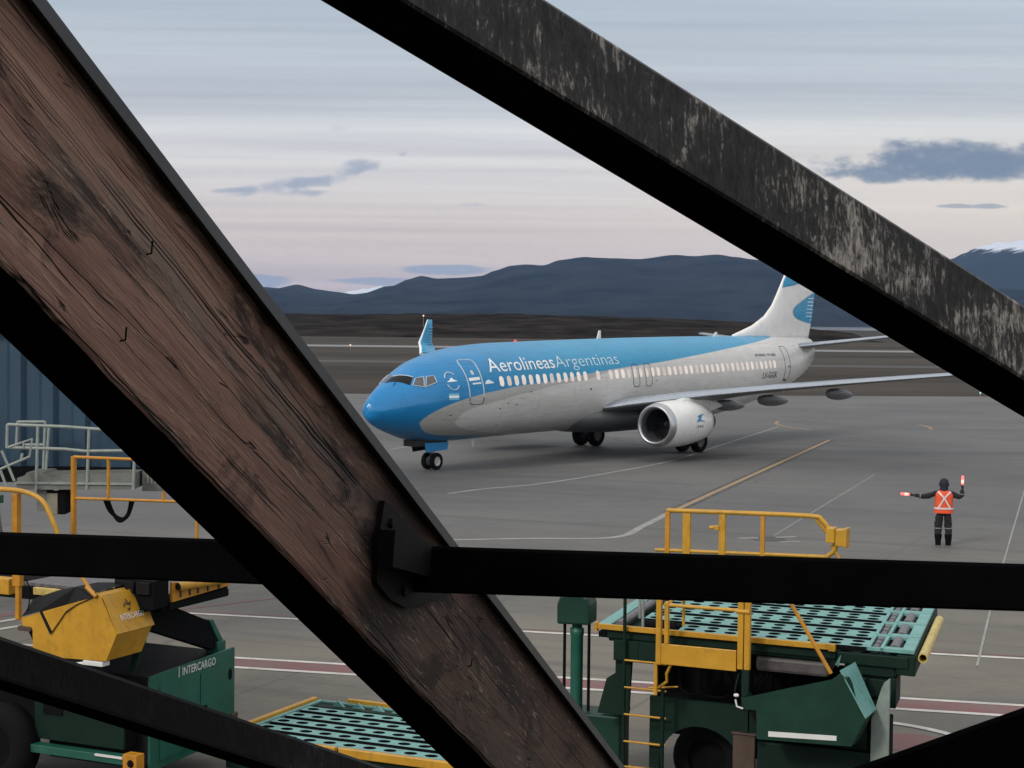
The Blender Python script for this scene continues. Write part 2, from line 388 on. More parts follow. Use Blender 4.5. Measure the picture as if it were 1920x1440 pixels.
# hills : ridge line traced by distance and height, with depth, spurs and gullies
def fbm(x, y, o=5):
    from mathutils import noise as nz
    return nz.fractal(Vector((x, y, 0)), 1.0, 2.1, o)
def ridge(name, pts, Y, front, back, m, nx=260, ny=26, rough=.12, jag=0, foot=0):
    pts = [at(px, py, Y) for px, py in pts]
    xs = [p.x for p in pts]; zs = [p.z for p in pts]
    def zz(x):
        if x <= xs[0]: return zs[0]
        for i in range(len(xs)-1):
            if x <= xs[i+1]:
                t = (x-xs[i])/(xs[i+1]-xs[i]); t = t*t*(3-2*t)*.5+t*.5
                return zs[i]*(1-t)+zs[i+1]*t
        return zs[-1]
    b = MB(); vs = []; x0, x1 = xs[0], xs[-1]
    for j in range(ny+1):
        t = j/ny*2-1            # -1 front foot, 0 ridge, 1 back foot
        for i in range(nx+1):
            x = x0+(x1-x0)*i/nx; yy = Y+(t*front if t < 0 else t*back)
            h = zz(x)
            prof = (1-abs(t))**(.8)
            sp = fbm(x/front*2.6, t*1.3+3, 5)
            k = 1-math.exp(-abs(t)*5)
            z = h*prof*(1+rough*sp*k*1.5)
            if abs(t) < 1e-6: z = h+jag*fbm(x/front*18, 1.7, 4)*h
            if abs(t) > .999: z = foot
            else: z = max(foot, z)
            vs.append((x+sp*front*.05*k, yy, z))
    n = nx+1
    b.add(vs, [(j*n+i, j*n+i+1, (j+1)*n+i+1, (j+1)*n+i) for j in range(ny) for i in range(nx)], 0, True)
    o = b.build(name, m); o['kind'] = 'structure'
    return o
def hill_mat(name, c0, c1, scale, snow=None):
    m = bpy.data.materials.new(name); m.use_nodes = True; N = NT(m.node_tree); b = N.n['Principled BSDF']
    oc = N.new('ShaderNodeTexCoord').outputs['Object']
    n1 = N.noise(oc, scale, 7, .65, .3)
    c = N.mix(N.mapr(n1, .35, .65), (*c0, 1), (*c1, 1))
    if snow:
        sx = N.new('ShaderNodeSeparateXYZ', {0: oc}).outputs
        n2 = N.noise(N.scale(oc, 1, 1, .5), snow[2], 7, .7, .5)
        h = N.math('ADD', sx[2], N.mapr(n2, .2, .8, -snow[1], snow[1]))
        c = N.mix(N.mapr(h, snow[0]-snow[1]*.15, snow[0]+snow[1]*.15), c, (.62, .66, .74, 1))
    N.l.new(c, b.inputs['Base Color']); b.inputs['Roughness'].default_value = 1; b.inputs['Specular IOR Level'].default_value = 0
    return m
main_pts = [(-500, 520), (-200, 500), (100, 515), (300, 525), (497, 538), (523, 540), (557, 533), (597, 543), (630, 547), (663, 552), (700, 548), (720, 537), (743, 535), (760, 525), (790, 517), (820, 522), (863, 521), (903, 517), (927, 508), (957, 499), (990, 496), (1020, 497), (1047, 488), (1097, 481), (1120, 483), (1200, 486), (1271, 477), (1305, 480), (1342, 477), (1380, 482), (1417, 487), (1500, 500), (1600, 520), (1700, 528), (1800, 534), (2000, 550), (2300, 570)]
ridge('mountain_range', main_pts, 6500, 2200, 1600, hill_mat('forest_slope', (.003, .005, .008), (.026, .029, .033), .004), nx=420, ny=40, rough=.2, jag=.012)
zsn = at(1850, 473, 8300).z
ridge('snowy_mountain', [(1400, 585), (1550, 545), (1650, 520), (1740, 500), (1785, 484), (1808, 474), (1830, 465), (1848, 459), (1867, 454), (1890, 455), (1912, 452), (1990, 446), (2100, 460), (2300, 440), (2600, 520)], 8300, 1900, 1500,
      hill_mat('snow_capped_slope', (.012, .016, .022), (.02, .026, .033), .003, (zsn, 55, .008)), jag=.02)
zs2 = at(680, 560, 9000).z
ridge('far_snow_peaks', [(500, 575), (600, 560), (640, 550), (655, 546), (668, 544), (680, 541), (690, 542), (704, 538), (716, 536), (730, 542), (800, 560), (900, 580)], 9000, 1500, 1200,
      hill_mat('far_snow_slope', (.03, .04, .05), (.05, .06, .07), .003, (zs2, 60, .006)), jag=.02)
low_pts = [(-800, 588), (-200, 586), (300, 589), (540, 590), (700, 588.5), (940, 588), (1100, 592), (1250, 597), (1380, 602), (1450, 606), (1490, 612), (1515, 628)]
ridge('scrub_hill', low_pts, 760, 170, 300, hill_mat('dark_scrub', (.010, .009, .008), (.040, .034, .029), .05), nx=300, ny=16, rough=.35, jag=.05)

# ---------------------------------------------------------------- terminal: the room the photograph is taken from
TWM = mat('terminal_wall_cladding', (.02, .02, .02), .8)
tb = empty('terminal_building', (0, .6, 0)); tag(tb, 'dark terminal building wall and room behind the window, just outside the frame', 'building')
b = MB()
b.box((-70, 0, 0), (-4, .25, 7.6)); b.box((4, 0, 0), (70, .25, 7.6)); b.box((-4, .001, 0), (4, .249, 4.6)); b.box((-4, .001, 7.3), (4, .249, 7.6))
b.build('wall', TWM, tb)
b = MB(); b.box((-25, -7, 4.2), (25, -.002, 4.4)); b.build('floor', TWM, tb)
b = MB(); b.box((-70, -7, 7.602), (70, .3, 7.75)); b.build('roof', TWM, tb)
b = MB(); b.box((-25, -7.2, 0), (25, -7.002, 7.6)); b.build('back_wall', TWM, tb)

# ---------------------------------------------------------------- exposed beams outside the window
def wood_mat():
    m = bpy.data.materials.new('weathered_timber'); m.use_nodes = True; N = NT(m.node_tree); b = N.n['Principled BSDF']
    oc = N.new('ShaderNodeTexCoord').outputs['Object']
    warp = N.noise(N.scale(oc, .9, 2, 2), 1.6, 4, .55)
    wv = N.new('ShaderNodeVectorMath', {0: oc, 1: N.new('ShaderNodeCombineXYZ', {2: N.math('MULTIPLY', N.math('SUBTRACT', warp, .5), .045)}).outputs[0]}, operation='ADD').outputs[0]
    grain = N.noise(N.scale(wv, 2.2, 40, 60), 1, 7, .7, .15)
    grain2 = N.noise(N.scale(wv, 9, 160, 230), 1, 5, .7)
    big = N.noise(N.scale(oc, 1.1, 3, 5), 1, 4, .6, .4)
    strip_ = N.noise(N.scale(wv, .5, 7, 13), 1, 3, .5)
    t = N.math('ADD', N.math('ADD', N.math('MULTIPLY', grain, .26), N.math('MULTIPLY', grain2, .20)), N.math('ADD', N.math('MULTIPLY', big, .32), N.math('MULTIPLY', strip_, .30)))
    c = N.ramp(t, [(.38, (.06, .031, .025, 1)), (.46, (.21, .105, .08, 1)), (.53, (.37, .20, .148, 1)), (.60, (.52, .315, .235, 1)), (.70, (.66, .48, .38, 1))])
    # grey weathered patches and scattered dark stains
    pt = N.noise(N.scale(oc, 1.6, 6, 7, (2, 0, 1)), 1, 5, .6, .6)
    c = N.mix(N.mapr(pt, .53, .66, 0, .6), c, (.30, .245, .205, 1))
    pt2 = N.noise(N.scale(oc, 1.5, 5, 6, (7, 0, 4)), 1, 7, .7, 1.0)
    c = N.mix(N.mapr(pt2, .51, .60, 0, .85), c, (.022, .017, .016, 1))
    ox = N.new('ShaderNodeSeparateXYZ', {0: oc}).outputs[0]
    low_dark = N.math('ADD', ox, N.math('ADD', N.math('MULTIPLY', N.math('SUBTRACT', big, .5), 3.2), N.math('MULTIPLY', N.math('SUBTRACT', strip_, .5), 2.4)))
    c = N.mix(N.mapr(low_dark, -.2, .9, 0, .74), c, (.030, .018, .016, 1))  # darker towards the lower end, edge broken by noise
    # soot-dark stain spreading from the steel bracket
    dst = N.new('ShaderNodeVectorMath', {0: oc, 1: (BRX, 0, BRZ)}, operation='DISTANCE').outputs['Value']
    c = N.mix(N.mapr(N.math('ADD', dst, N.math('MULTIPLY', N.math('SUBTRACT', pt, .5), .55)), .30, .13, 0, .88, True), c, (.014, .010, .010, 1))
    # splinters: pale torn fibres
    sp = N.noise(N.scale(wv, 14, 120, 110, (0, 0, 3)), 1, 3, .6)
    spm = N.noise(N.scale(oc, 2.5, 9, 10, (4, 1, 0)), 1, 4, .6)
    spl = N.math('MULTIPLY', N.mapr(sp, .55, .66), N.mapr(spm, .44, .60))
    fk = N.noise(N.scale(oc, 30, 60, 55, (9, 0, 2)), 1, 4, .7, 1.2)
    c = N.mix(N.math('MULTIPLY', N.mapr(fk, .63, .70), N.mapr(spm, .46, .60)), c, (.46, .36, .29, 1))
    hol = N.noise(N.scale(oc, 7, 26, 24, (3, 0, 6)), 1, 3, .6, .8)
    c = N.mix(N.mapr(hol, .66, .72, 0, .9), c, (.012, .009, .008, 1))
    c = N.mix(N.math('MULTIPLY', spl, .8), c, (.50, .36, .27, 1))
    # long drying cracks
    cr = N.noise(N.scale(wv, .30, 9, 17, (1, 2, 0)), 1, 2, .35)
    cr2 = N.noise(N.scale(wv, .8, 22, 34, (5, 2, 8)), 1, 2, .4)
    ck = N.mapr(N.math('ABSOLUTE', N.math('SUBTRACT', cr, .5)), .0, .0075, 1, 0)
    ck2 = N.math('MULTIPLY', N.mapr(N.math('ABSOLUTE', N.math('SUBTRACT', cr2, .52)), .0, .007, 1, 0), N.mapr(big, .45, .55))
    ck = N.math('MULTIPLY', ck, N.mapr(warp, .40, .52, .25, 1)); ckm = N.math('MAXIMUM', ck, N.math('MULTIPLY', ck2, .6))
    c = N.mix(ckm, c, (.006, .005, .005, 1))
    N.l.new(c, b.inputs['Base Color'])
    N.put(b.inputs['Roughness'], N.mapr(grain, .3, .7, .45, .75)); b.inputs['Specular IOR Level'].default_value = .25
    h = N.math('ADD', N.math('MULTIPLY', grain, .5), N.math('ADD', N.math('MULTIPLY', grain2, .35), N.math('ADD', N.math('MULTIPLY', spl, .6), N.math('ADD', N.math('MULTIPLY', ckm, -1.6), N.mapr(hol, .64, .72, 0, -1.2)))))
    N.l.new(N.new('ShaderNodeBump', {'Strength': .9, 'Distance': .006, 'Height': h}).outputs[0], b.inputs['Normal'])
    return m
def chipped_mat(name, base, chipc, amt, ridge_=False):
    m = bpy.data.materials.new(name); m.use_nodes = True; N = NT(m.node_tree); b = N.n['Principled BSDF']
    oc = N.new('ShaderNodeTexCoord').outputs['Object']
    big = N.noise(N.scale(oc, 3.2, 4, 5), 1, 4, .6, .5)
    # drips run down the face: stretched along local z, sheared against the slope
    sh = N.new('ShaderNodeSeparateXYZ', {0: oc}).outputs
    v2 = N.new('ShaderNodeCombineXYZ', {0: N.math('ADD', sh[0], N.math('MULTIPLY', sh[2], .5)), 1: sh[1], 2: sh[2]}).outputs[0]
    drip = N.noise(N.scale(v2, 52, 10, 13), 1, 7, .72, 1.1)
    fine = N.noise(N.scale(v2, 70, 30, 36), 1, 4, .7, .8)
    t = N.math('ADD', N.math('ADD', N.math('MULTIPLY', drip, .58), N.math('MULTIPLY', fine, .42)), N.math('MULTIPLY', N.math('SUBTRACT', big, .5), .55))
    k = N.mapr(t, amt, amt+.11)
    soft = N.mapr(t, amt-.16, amt+.02, 0, .5)
    c = N.mix(soft, (*base, 1), (*[x*3+.03 for x in base], 1))
    c = N.mix(N.math('MULTIPLY', k, N.mapr(fine, .35, .6, .35, 1)), c, (*chipc, 1))
    N.l.new(c, b.inputs['Base Color'])
    N.put(b.inputs['Roughness'], N.mapr(k, 0, 1, .5, .8)); b.inputs['Specular IOR Level'].default_value = .35
    N.l.new(N.new('ShaderNodeBump', {'Strength': .6, 'Distance': .003, 'Height': N.math('ADD', N.math('MULTIPLY', k, -.6), N.math('MULTIPLY', fine, .4))}).outputs[0], b.inputs['Normal'])
    return m
BRK = mat('scuffed_bracket_steel', (.006, .006, .0065), .6, var=.6, nscale=26, spec=.2, bump=.4, dirt=(.022, .021, .02), dirtamt=.5)
BLK = mat('black_steel_and_soffit_shade', (.005, .005, .0055), .6, var=.25, nscale=6, spec=.0)
CHIP = chipped_mat('peeling_black_paint', (.022, .021, .021), (.50, .47, .44), .545)
CHIP2 = chipped_mat('scuffed_black_paint', (.006, .006, .0065), (.12, .115, .11), .645)
FLASH = mat('grey_metal_flashing', (.105, .108, .112), .45, .2, var=.15, nscale=4)

UP = Vector((0, 0, 1))
def beam_frame(O, d):
    ex = d.normalized(); ey = UP.cross(ex).normalized()      # ey horizontal, to the left of ex
    ez = ex.cross(ey).normalized()
    return Matrix(((ex.x, ey.x, ez.x, O.x), (ex.y, ey.y, ez.y, O.y), (ex.z, ey.z, ez.z, O.z), (0, 0, 0, 1))), ex, ey, ez
def beam_mesh(x0, x1, y0, y1, z0, z1, n=60, wob=0, seed=0, wane=0):      # slot 1: soffit
    # long bar with softened arrises; wob roughens the lower right arris as old sawn timber has
    b = MB(); rnd = random.Random(seed); c = .006
    from mathutils import noise as nz
    vs = []
    for i in range(n+1):
        x = x0+(x1-x0)*i/n
        w_ = wob*(nz.fractal(Vector((x*2.2, seed, 0)), 1, 2, 5)+.5*nz.fractal(Vector((x*9, seed, 4)), 1, 2, 3))
        w2 = wob*.4*nz.fractal(Vector((x*3, seed+9, 0)), 1, 2, 4)
        vs += [(x, y0, z0+c+w_), (x, y0+c, z0+w_*.6), (x, y1-c, z0), (x, y1, z0+c), (x, y1, z1-c), (x, y1-c, z1), (x, y0+c, z1+w2), (x, y0, z1-c+w2)]
    fs = [(i*8+k, i*8+(k+1) % 8, (i+1)*8+(k+1) % 8, (i+1)*8+k) for i in range(n) for k in range(8)]
    fs += [tuple(range(8))[::-1], tuple(range(n*8, n*8+8))]
    b.add(vs, fs)
    for i in range(n*8):
        if i % 8 in (1,): b.m[i] = 1
    return b

# --- big timber brace
dT = ray(2018, 2560)
PT = at(750, 1030, 4.0)
nT = dT.cross(UP).normalized()
A1 = onplane(455, 960, PT, nT); A2 = onplane(640, 770, PT, nT)
MT, ex, ey, ez = beam_frame(A1, dT)
iv = MT.inverted()
hT = (iv @ A2).z
A0 = onplane(345, 960, A1, ez); wT = (iv @ A0).y
ft = hT
tm = empty('timber_brace', (0, 0, 0)); tm.matrix_world = MT
tag(tm, 'thick weathered brown timber brace with nails, running down through the left half of the view', 'beam')
pbk = iv @ onplane(745, 1060, A1, nT); BRX, BRZ = pbk.x, pbk.z
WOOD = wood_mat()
xa, xb = -2.75, 6.5
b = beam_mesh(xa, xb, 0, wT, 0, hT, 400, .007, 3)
o = b.build('timber', [WOOD, BLK], tm)  # timber underside black: its shade put into the colour
# the flashing lies on top and sticks out past the wood
F3 = [iv @ onplane(px, py, A2+ez*.012, ez) for px, py in ((447, 480), (858, 1025))]
yov = sum(p.y for p in F3)/2
b = MB(); b.box((xa, yov, hT+.004), (xb, wT+.01, hT+.012)); b.box((xa, yov-.003, hT-.012), (xb, yov, hT+.0125)); b.build('flashing', FLASH, tm)
print('TIMBER', hT, wT, yov)
for px, py in ((113, 52), (362, 388)):
    p = iv @ onplane(px, py, A2+ez*.012, ez)
    b = MB(); b.lathe([(.0121, .0), (.0121, .010), (.016, .008), (.017, 0)], (p.x, yov*.5, hT), 'z', 10); b.build('screw', BLK, tm)
for px, py, a_ in ((275, 478, .2), (226, 640, .3), (877, 1250, .2)):
    p = iv @ onplane(px, py, A1, nT)
    b = MB(); b.tube([(p.x, .004, p.z), (p.x-.002, -.010, p.z+.002), (p.x-.016, -.014, p.z+.018)], .0016, 6); b.build('nail', BLK, tm)

# --- black steel rail, right of the timber, with its bracket
def plain_beam(name, P0, P1, hz, w, m, label, off=(0, 0), bev=.004):
    Mx, e1_, e2_, e3_ = beam_frame(P0, P1-P0); L = (P1-P0).length
    b = beam_mesh(0, L, off[0], off[0]+w, off[1], off[1]+hz, 40, 0, 1)
    o = b.build(name, [m, m], None, M=Mx); tag(o, label, 'beam'); return o
def onwood(px, py): return onplane(px, py, A1, nT)
YC = 4.02
C0 = at(800, 1112, YC+.02); C1 = at(2140, 1154, YC-.06)
hC = 88/FPX*YC
pB = onwood(748, 1070)
C0 = C0+(C1-C0).normalized()*(-.17)
plain_beam('steel_rail', C0, C1, hC, .022, BLK, 'long black horizontal steel rail crossing right from the bracket on the timber')
CL0 = at(-420, 1062, 4.55); CL1 = at(500, 1097, 4.28)
plain_beam('steel_rail', CL0, CL1, .110, .022, BLK, 'short black horizontal steel rail at left, ending behind the timber brace')
bk = empty('steel_bracket', pB); tag(bk, 'black bolted steel bracket fixing the horizontal rail to the timber face', 'bracket')
b = MB()
poly = [iv @ onwood(px, py) for px, py in [(711, 938), (727, 952), (765, 992), (795, 1022), (846, 1106), (800, 1128), (752, 1140), (722, 1124), (696, 1090), (699, 1030), (703, 990)]]
b.prism([(p.x, p.z) for p in poly], -.0015, -.014, 'y')
o = b.build('plate', BRK, None); o.matrix_world = MT; o.parent = bk; o.matrix_parent_inverse = bk.matrix_world.inverted() if False else Matrix.Translation(-Vector(pB))
# box cleat holding the rail end
q = [iv @ onwood(px, py) for px, py in [(699, 992), (786, 1022), (780, 1082), (694, 1060)]]
b = MB(); b.prism([(p.x, p.z) for p in q], -.0142, -.055, 'y')
o = b.build('cleat', BRK, None); o.matrix_world = MT; o.parent = bk; o.matrix_parent_inverse = Matrix.Translation(-Vector(pB))
for px, py in ((722, 980), (745, 1108)):
    p = iv @ onwood(px, py); b = MB(); b.lathe([(-.0141, .012), (-.022, .012), (-.0225, 0)], (p.x, 0, p.z), 'y', 6, smooth=False)
    b.v = [(x_, y_, z_) for x_, y_, z_ in b.v]
    o = b.build('bolt', BRK, None); o.matrix_world = MT; o.parent = bk; o.matrix_parent_inverse = Matrix.Translation(-Vector(pB))

# --- peeling black beam, upper right
def sloped(name, vp, edge_lo, edge_hi, under, Yref, x0, x1, m, label, n=80):
    d = ray(*vp); P = at(*edge_lo[0], Yref); nrm = d.cross(UP).normalized()
    Mx, ex_, ey_, ez_ = beam_frame(P, d); ivx = Mx.inverted()
    h = sum((ivx @ onplane(*p, P, nrm)).z for p in edge_hi)/len(edge_hi)
    ws = [(ivx @ onplane(*p, P, ez_)).y for p in under]; w_ = sum(ws)/len(ws)
    y0, y1 = (0, w_) if w_ > 0 else (w_, 0)
    print(name, 'h', h, 'w', ws)
    b = beam_mesh(x0, x1, y0, y1, 0, h, n, 0, 2) if w_ > 0 else beam_mesh(x0, x1, y0, y1, 0, h, n, 0, 2)
    o = b.build(name, [m, BLK], None, M=Mx); tag(o, label, 'beam'); return o  # soffit slot black, painting in the shade under the brace
sloped('steel_brace', (6425, 3455), [(1240, 297)], [(1240, 137), (1500, 303), (1800, 496)], [(1240, 380), (1500, 536), (1800, 714)], 3.4, -2.4, 4.0, CHIP,
       'wide black beam with peeling pale paint, slanting across the upper right sky')
sloped('steel_brace', (3478, 2382), [(240, 1350)], [(240, 1275), (440, 1343)], [(240, 1368), (400, 1420)], 3.3, -2.2, 4.5, CHIP2,
       'black scuffed brace slanting down across the lower left corner')
E0_ = at(1560, 1610, 3.5); E1_ = at(2300, 1349, 3.5)
plain_beam('steel_brace', E0_, E1_, .16, .02, BLK, 'plain black brace rising across the lower right corner')
# ================================================================ airliner
HD = R(53.694)
plane = empty('airliner', (-5.563, 65.556, 0), HD)      # local x runs aft from the nose, y to starboard, z up
tag(plane, 'blue, grey and white twin-engine airliner taxiing on the apron, nose towards the left', 'airplane')
FUS = [(0.0,0.06,2.66,2.32,2.493),(0.08,0.27,2.84,2.16,2.5),(0.28,0.46,3.02,2.0,2.5),(0.64,0.66,3.31,1.82,2.56),(1.18,0.93,3.61,1.62,2.65),(1.8,1.21,3.95,1.43,2.75),(2.2,1.38,4.14,1.32,2.79),(2.6,1.49,4.33,1.25,2.82),(3.0,1.57,4.47,1.2,2.845),(3.58,1.68,4.61,1.159,2.87),(4.35,1.77,4.775,1.125,2.936),(5.3,1.84,4.91,1.115,3.01),(6.5,1.88,5.016,1.134,3.075),(8.0,1.88,5.085,1.158,3.124),(24.0,1.88,5.338,1.25,3.299),(26.0,1.88,5.345,1.36,3.331),(28.0,1.86,5.35,1.60,3.423),(30.0,1.78,5.35,1.91,3.594),(32.0,1.6,5.345,2.25,3.738),(34.0,1.3,5.325,2.66,3.931),(36.0,0.88,5.30,3.28,4.291),(37.0,0.55,5.25,3.75,4.5),(37.4,0.3,5.17,4.05,4.62)]
def interp(s, k):
    P = FUS
    if s <= P[0][0]: return P[0][k]
    for i in range(len(P)-1):
        if s <= P[i+1][0]:
            h = P[i+1][0]-P[i][0]; t = (s-P[i][0])/h
            def sl(j):
                if j <= 0 or j >= len(P)-1: 
                    a = max(0, min(len(P)-2, j)); 
                    a = a if j <= 0 else len(P)-2
                    return (P[a+1][k]-P[a][k])/(P[a+1][0]-P[a][0])
                a = (P[j][k]-P[j-1][k])/(P[j][0]-P[j-1][0]); c = (P[j+1][k]-P[j][k])/(P[j+1][0]-P[j][0])
                return 0 if a*c <= 0 else 2*a*c/(a+c)
            m0, m1 = sl(i)*h, sl(i+1)*h
            return (2*t**3-3*t*t+1)*P[i][k]+(t**3-2*t*t+t)*m0+(-2*t**3+3*t*t)*P[i+1][k]+(t**3-t*t)*m1
    return P[-1][k]
def nose_exp(s, up):      # the nose is more wedge-like in section than the tube
    return 2+((1.55 if up else 1.6)-2)*max(0, min(1, (4.5-s)/4.5))
def fsurf(s, a, off=0):
    """point on the skin: station s, angle a from the crown (port positive)"""
    def raw(s, a):
        hw, zt, zb, zm = (interp(s, k) for k in (1, 2, 3, 4)); c, sn = math.cos(a), math.sin(a); e = 2/nose_exp(s, c > 0)
        return Vector((s, -hw*math.copysign(abs(sn)**e, sn), zm+((zt-zm) if c > 0 else (zm-zb))*math.copysign(abs(c)**e, c)))
    p = raw(s, a)
    if off:
        t1 = raw(s+.02, a)-raw(max(0, s-.02), a); t2 = raw(s, a+.02)-raw(s, a-.02)
        n = t1.cross(t2).normalized(); c = Vector((s, 0, interp(s, 4)))
        if n.dot(p-c) < 0: n = -n
        p = p+n*off
    return p
def ang(s, z, port=1):
    zt, zb, zm = interp(s, 2), interp(s, 3), interp(s, 4)
    c = (z-zm)/(zt-zm) if z > zm else (z-zm)/(zm-zb)
    return port*math.acos(math.copysign(max(0, min(1, abs(c)))**(nose_exp(s, c > 0)/2), c))
def sz(s, z, off=.008, port=1): return fsurf(s, ang(s, z, port), off)

def livery():
    m = bpy.data.materials.new('fuselage_livery'); m.use_nodes = True; N = NT(m.node_tree); b = N.n['Principled BSDF']
    oc = N.new('ShaderNodeTexCoord').outputs['Object']
    sx = N.new('ShaderNodeSeparateXYZ', {0: oc}).outputs; s = N.math('DIVIDE', sx[0], 40); z = N.math('DIVIDE', sx[2], 8)
    C = lambda pts: N.curve(s, [(a/40, q/8) for a, q in pts])
    up = C([(0, 1.5), (1.93, 1.86), (1.95, 2.0), (2.11, 2.24), (2.62, 2.52), (3.49, 2.80), (4.09, 2.93), (5.04, 3.09), (5.96, 3.20), (7.5, 3.35), (9.41, 3.47), (11.15, 3.6), (12.95, 3.78), (15.85, 4.0), (17.73, 4.11), (21.91, 4.35), (26.59, 4.65), (29.68, 4.82), (35.13, 5.13), (36.2, 5.24), (36.8, 5.5), (40, 6)])
    lo = C([(0, 2.5), (1.93, 2.12), (1.95, 2.0), (2.02, 1.93), (2.34, 1.69), (2.79, 1.54), (3.48, 1.45), (4.27, 1.40), (5.73, 1.34), (6.69, 1.27), (9, 1.0), (12, .8), (40, .5)])
    wu = C([(0, 1.5), (3.58, 1.86), (3.62, 2.0), (3.91, 2.33), (4.61, 2.56), (5.48, 2.70), (6.85, 2.91), (8.73, 3.15), (10, 3.31), (12.05, 3.46), (13.5, 3.68), (15, 3.9), (18, 4.11), (40, 6)])
    wl = C([(0, 2.5), (3.58, 2.12), (3.62, 2.0), (4.22, 1.73), (5.09, 1.56), (6.64, 1.41), (9, 1.15), (12, .9), (40, .5)])
    e = .0012
    inside = lambda a, c: N.math('MULTIPLY', N.mapr(N.math('SUBTRACT', a, z), -e, e), N.mapr(N.math('SUBTRACT', z, c), -e, e))
    n1 = N.noise(oc, .7, 5, .6); n2 = N.noise(N.scale(oc, .5, 3, 3), 2, 6, .65)
    blue = N.mix(N.mapr(sx[0], 2, 12, 0, 1), (.004, .19, .46, 1), (.012, .275, .50, 1))
    c = N.mix(inside(up, lo), blue, (.42, .415, .40, 1))
    c = N.mix(inside(wu, wl), c, (.60, .59, .575, 1))
    f = N.mapr(N.math('ADD', N.math('MULTIPLY', n1, .5), N.math('MULTIPLY', n2, .5)), .3, .7, .90, 1.07)
    # panel seams round the body and along it
    seam = N.math('ABSOLUTE', N.math('SUBTRACT', N.math('FRACT', N.math('DIVIDE', sx[0], 2.54)), .5))
    f = N.math('MULTIPLY', f, N.mapr(seam, .002, .006, .72, 1))
    lon = N.math('ABSOLUTE', N.math('SUBTRACT', N.math('FRACT', N.math('DIVIDE', N.math('SUBTRACT', sx[2], .31), .72)), .5))
    f = N.math('MULTIPLY', f, N.mapr(lon, .006, .02, .86, 1))
    strk = N.noise(N.scale(oc, .9, 2, 9, (4, 0, 0)), 1, 5, .65)
    f = N.math('MULTIPLY', f, N.mapr(strk, .3, .62, .90, 1.03))
    # oil and road dirt on the belly
    dirt = N.math('MULTIPLY', N.mapr(z, 1.45/8, 2.1/8, .5, 0, True), N.mapr(n2, .3, .6, .3, 1))
    c = N.mix(1, c, N.new('ShaderNodeCombineColor', {0: f, 1: f, 2: f}).outputs[0], 'MULTIPLY')
    c = N.mix(dirt, c, (.10, .095, .09, 1))
    N.l.new(c, b.inputs['Base Color']); N.put(b.inputs['Roughness'], N.mapr(n2, .3, .7, .24, .38))
    b.inputs['Coat Weight'].default_value = .1; b.inputs['Coat Roughness'].default_value = .15
    return m
LIV = livery()
GLS = mat('cockpit_glass', (.006, .007, .008), .10, var=.05, spec=.25)
GLS2 = mat('cockpit_side_glass', (.07, .07, .075), .10, var=.3, nscale=5, spec=.8)
LITW = mat('lit_cabin_window', (.5, .46, .42), .3, var=.15, nscale=1.2, emit=(1, .84, .74), estr=.42)
LITS = [LITW]+[mat('lit_cabin_window', (.45, .41, .37), .3, var=.3, nscale=2.5, emit=(1, .84, .74), estr=e_) for e_ in (.36, .40, .28)]
WFR = mat('white_outline', (.50, .57, .62), .4)
DFR = mat('dark_seam_and_rim_shade', (.08, .075, .075), .5)
AWHT = mat('aircraft_white', (.76, .76, .75), .3, var=.06, nscale=1, coat=.2, dirt=(.4, .37, .34), dirtamt=.3)
ABLU = mat('aircraft_blue', (.014, .275, .50), .3, var=.05, coat=.2)
FLB = mat('flag_light_blue', (.16, .42, .62), .4)
WTX2 = mat('pale_blue_lettering', (.50, .68, .80), .4, var=.04)
ABLN = mat('aircraft_nose_blue', (.006, .20, .47), .35, var=.08, coat=.2)
AGRY = mat('wing_grey_and_belly_shade', (.11, .115, .12), .35, var=.1, nscale=1.5)
ASLV = mat('polished_aluminium', (.36, .40, .46), .3, .6, var=.05)
ASLD = mat('dull_inlet_lip', (.42, .43, .46), .35, .9, var=.1)
ADRK = mat('dark_bay', (.012, .012, .013), .7)
RIM = mat('wheel_rim_metal', (.45, .45, .44), .4, .4)
INTX = mat('dark_marking_paint', (.035, .03, .035), .5)
WTX = mat('white_lettering', (.80, .84, .86), .4, var=.04)

# skin
stns = []
s = 0.0
while s < 3: stns.append(s); s += .02 if s < .3 else .06
while s < 37.4: stns.append(s); s += .3
stns.append(37.4)
na = 96; b = MB(); vs = [fsurf(q, 2*math.pi*k/na) for q in stns for k in range(na)]
b.add(vs, [(i*na+k, i*na+(k+1) % na, (i+1)*na+(k+1) % na, (i+1)*na+k) for i in range(len(stns)-1) for k in range(na)], 0, True)
b.add([fsurf(stns[-1], 2*math.pi*k/na) for k in range(na)], [tuple(range(na))], 0)
b.add([fsurf(0, 2*math.pi*k/na) for k in range(na)], [tuple(range(na))], 0)
fus = b.build('fuselage', LIV, plane)

def skin_patch(name, rows, m, off, parent, port=1, n=8):
    """rows: list of (s_left, z_left, s_right, z_right) from bottom to top, laid on the skin"""
    b = MB(); vs = []
    for a, c, d, e in rows:
        for k in range(n+1):
            t = k/n; vs.append(sz(a+(d-a)*t, c+(e-c)*t, off, port))
    w_ = n+1
    b.add(vs, [(j*w_+k, j*w_+k+1, (j+1)*w_+k+1, (j+1)*w_+k) for j in range(len(rows)-1) for k in range(n)], 0, True)
    return b.build(name, m, parent)
def rr_rows(s0, s1, z0, z1, r, k=5, slope=0):
    rows = []
    zs = [z0+r*(1-math.cos(math.pi/2*i/k)) for i in range(k+1)]+[z0+r+(z1-z0-2*r)*i/6 for i in range(1, 6)]+[z1-r*(1-math.cos(math.pi/2*(k-i)/k)) for i in range(k+1)]
    for zq in zs:
        d = max(0, r-(zq-z0), r-(z1-zq)); ins = r-math.sqrt(max(0, r*r-d*d))
        rows.append((s0+ins, zq+slope*(s0+ins), s1-ins, zq+slope*(s1-ins)))
    return rows
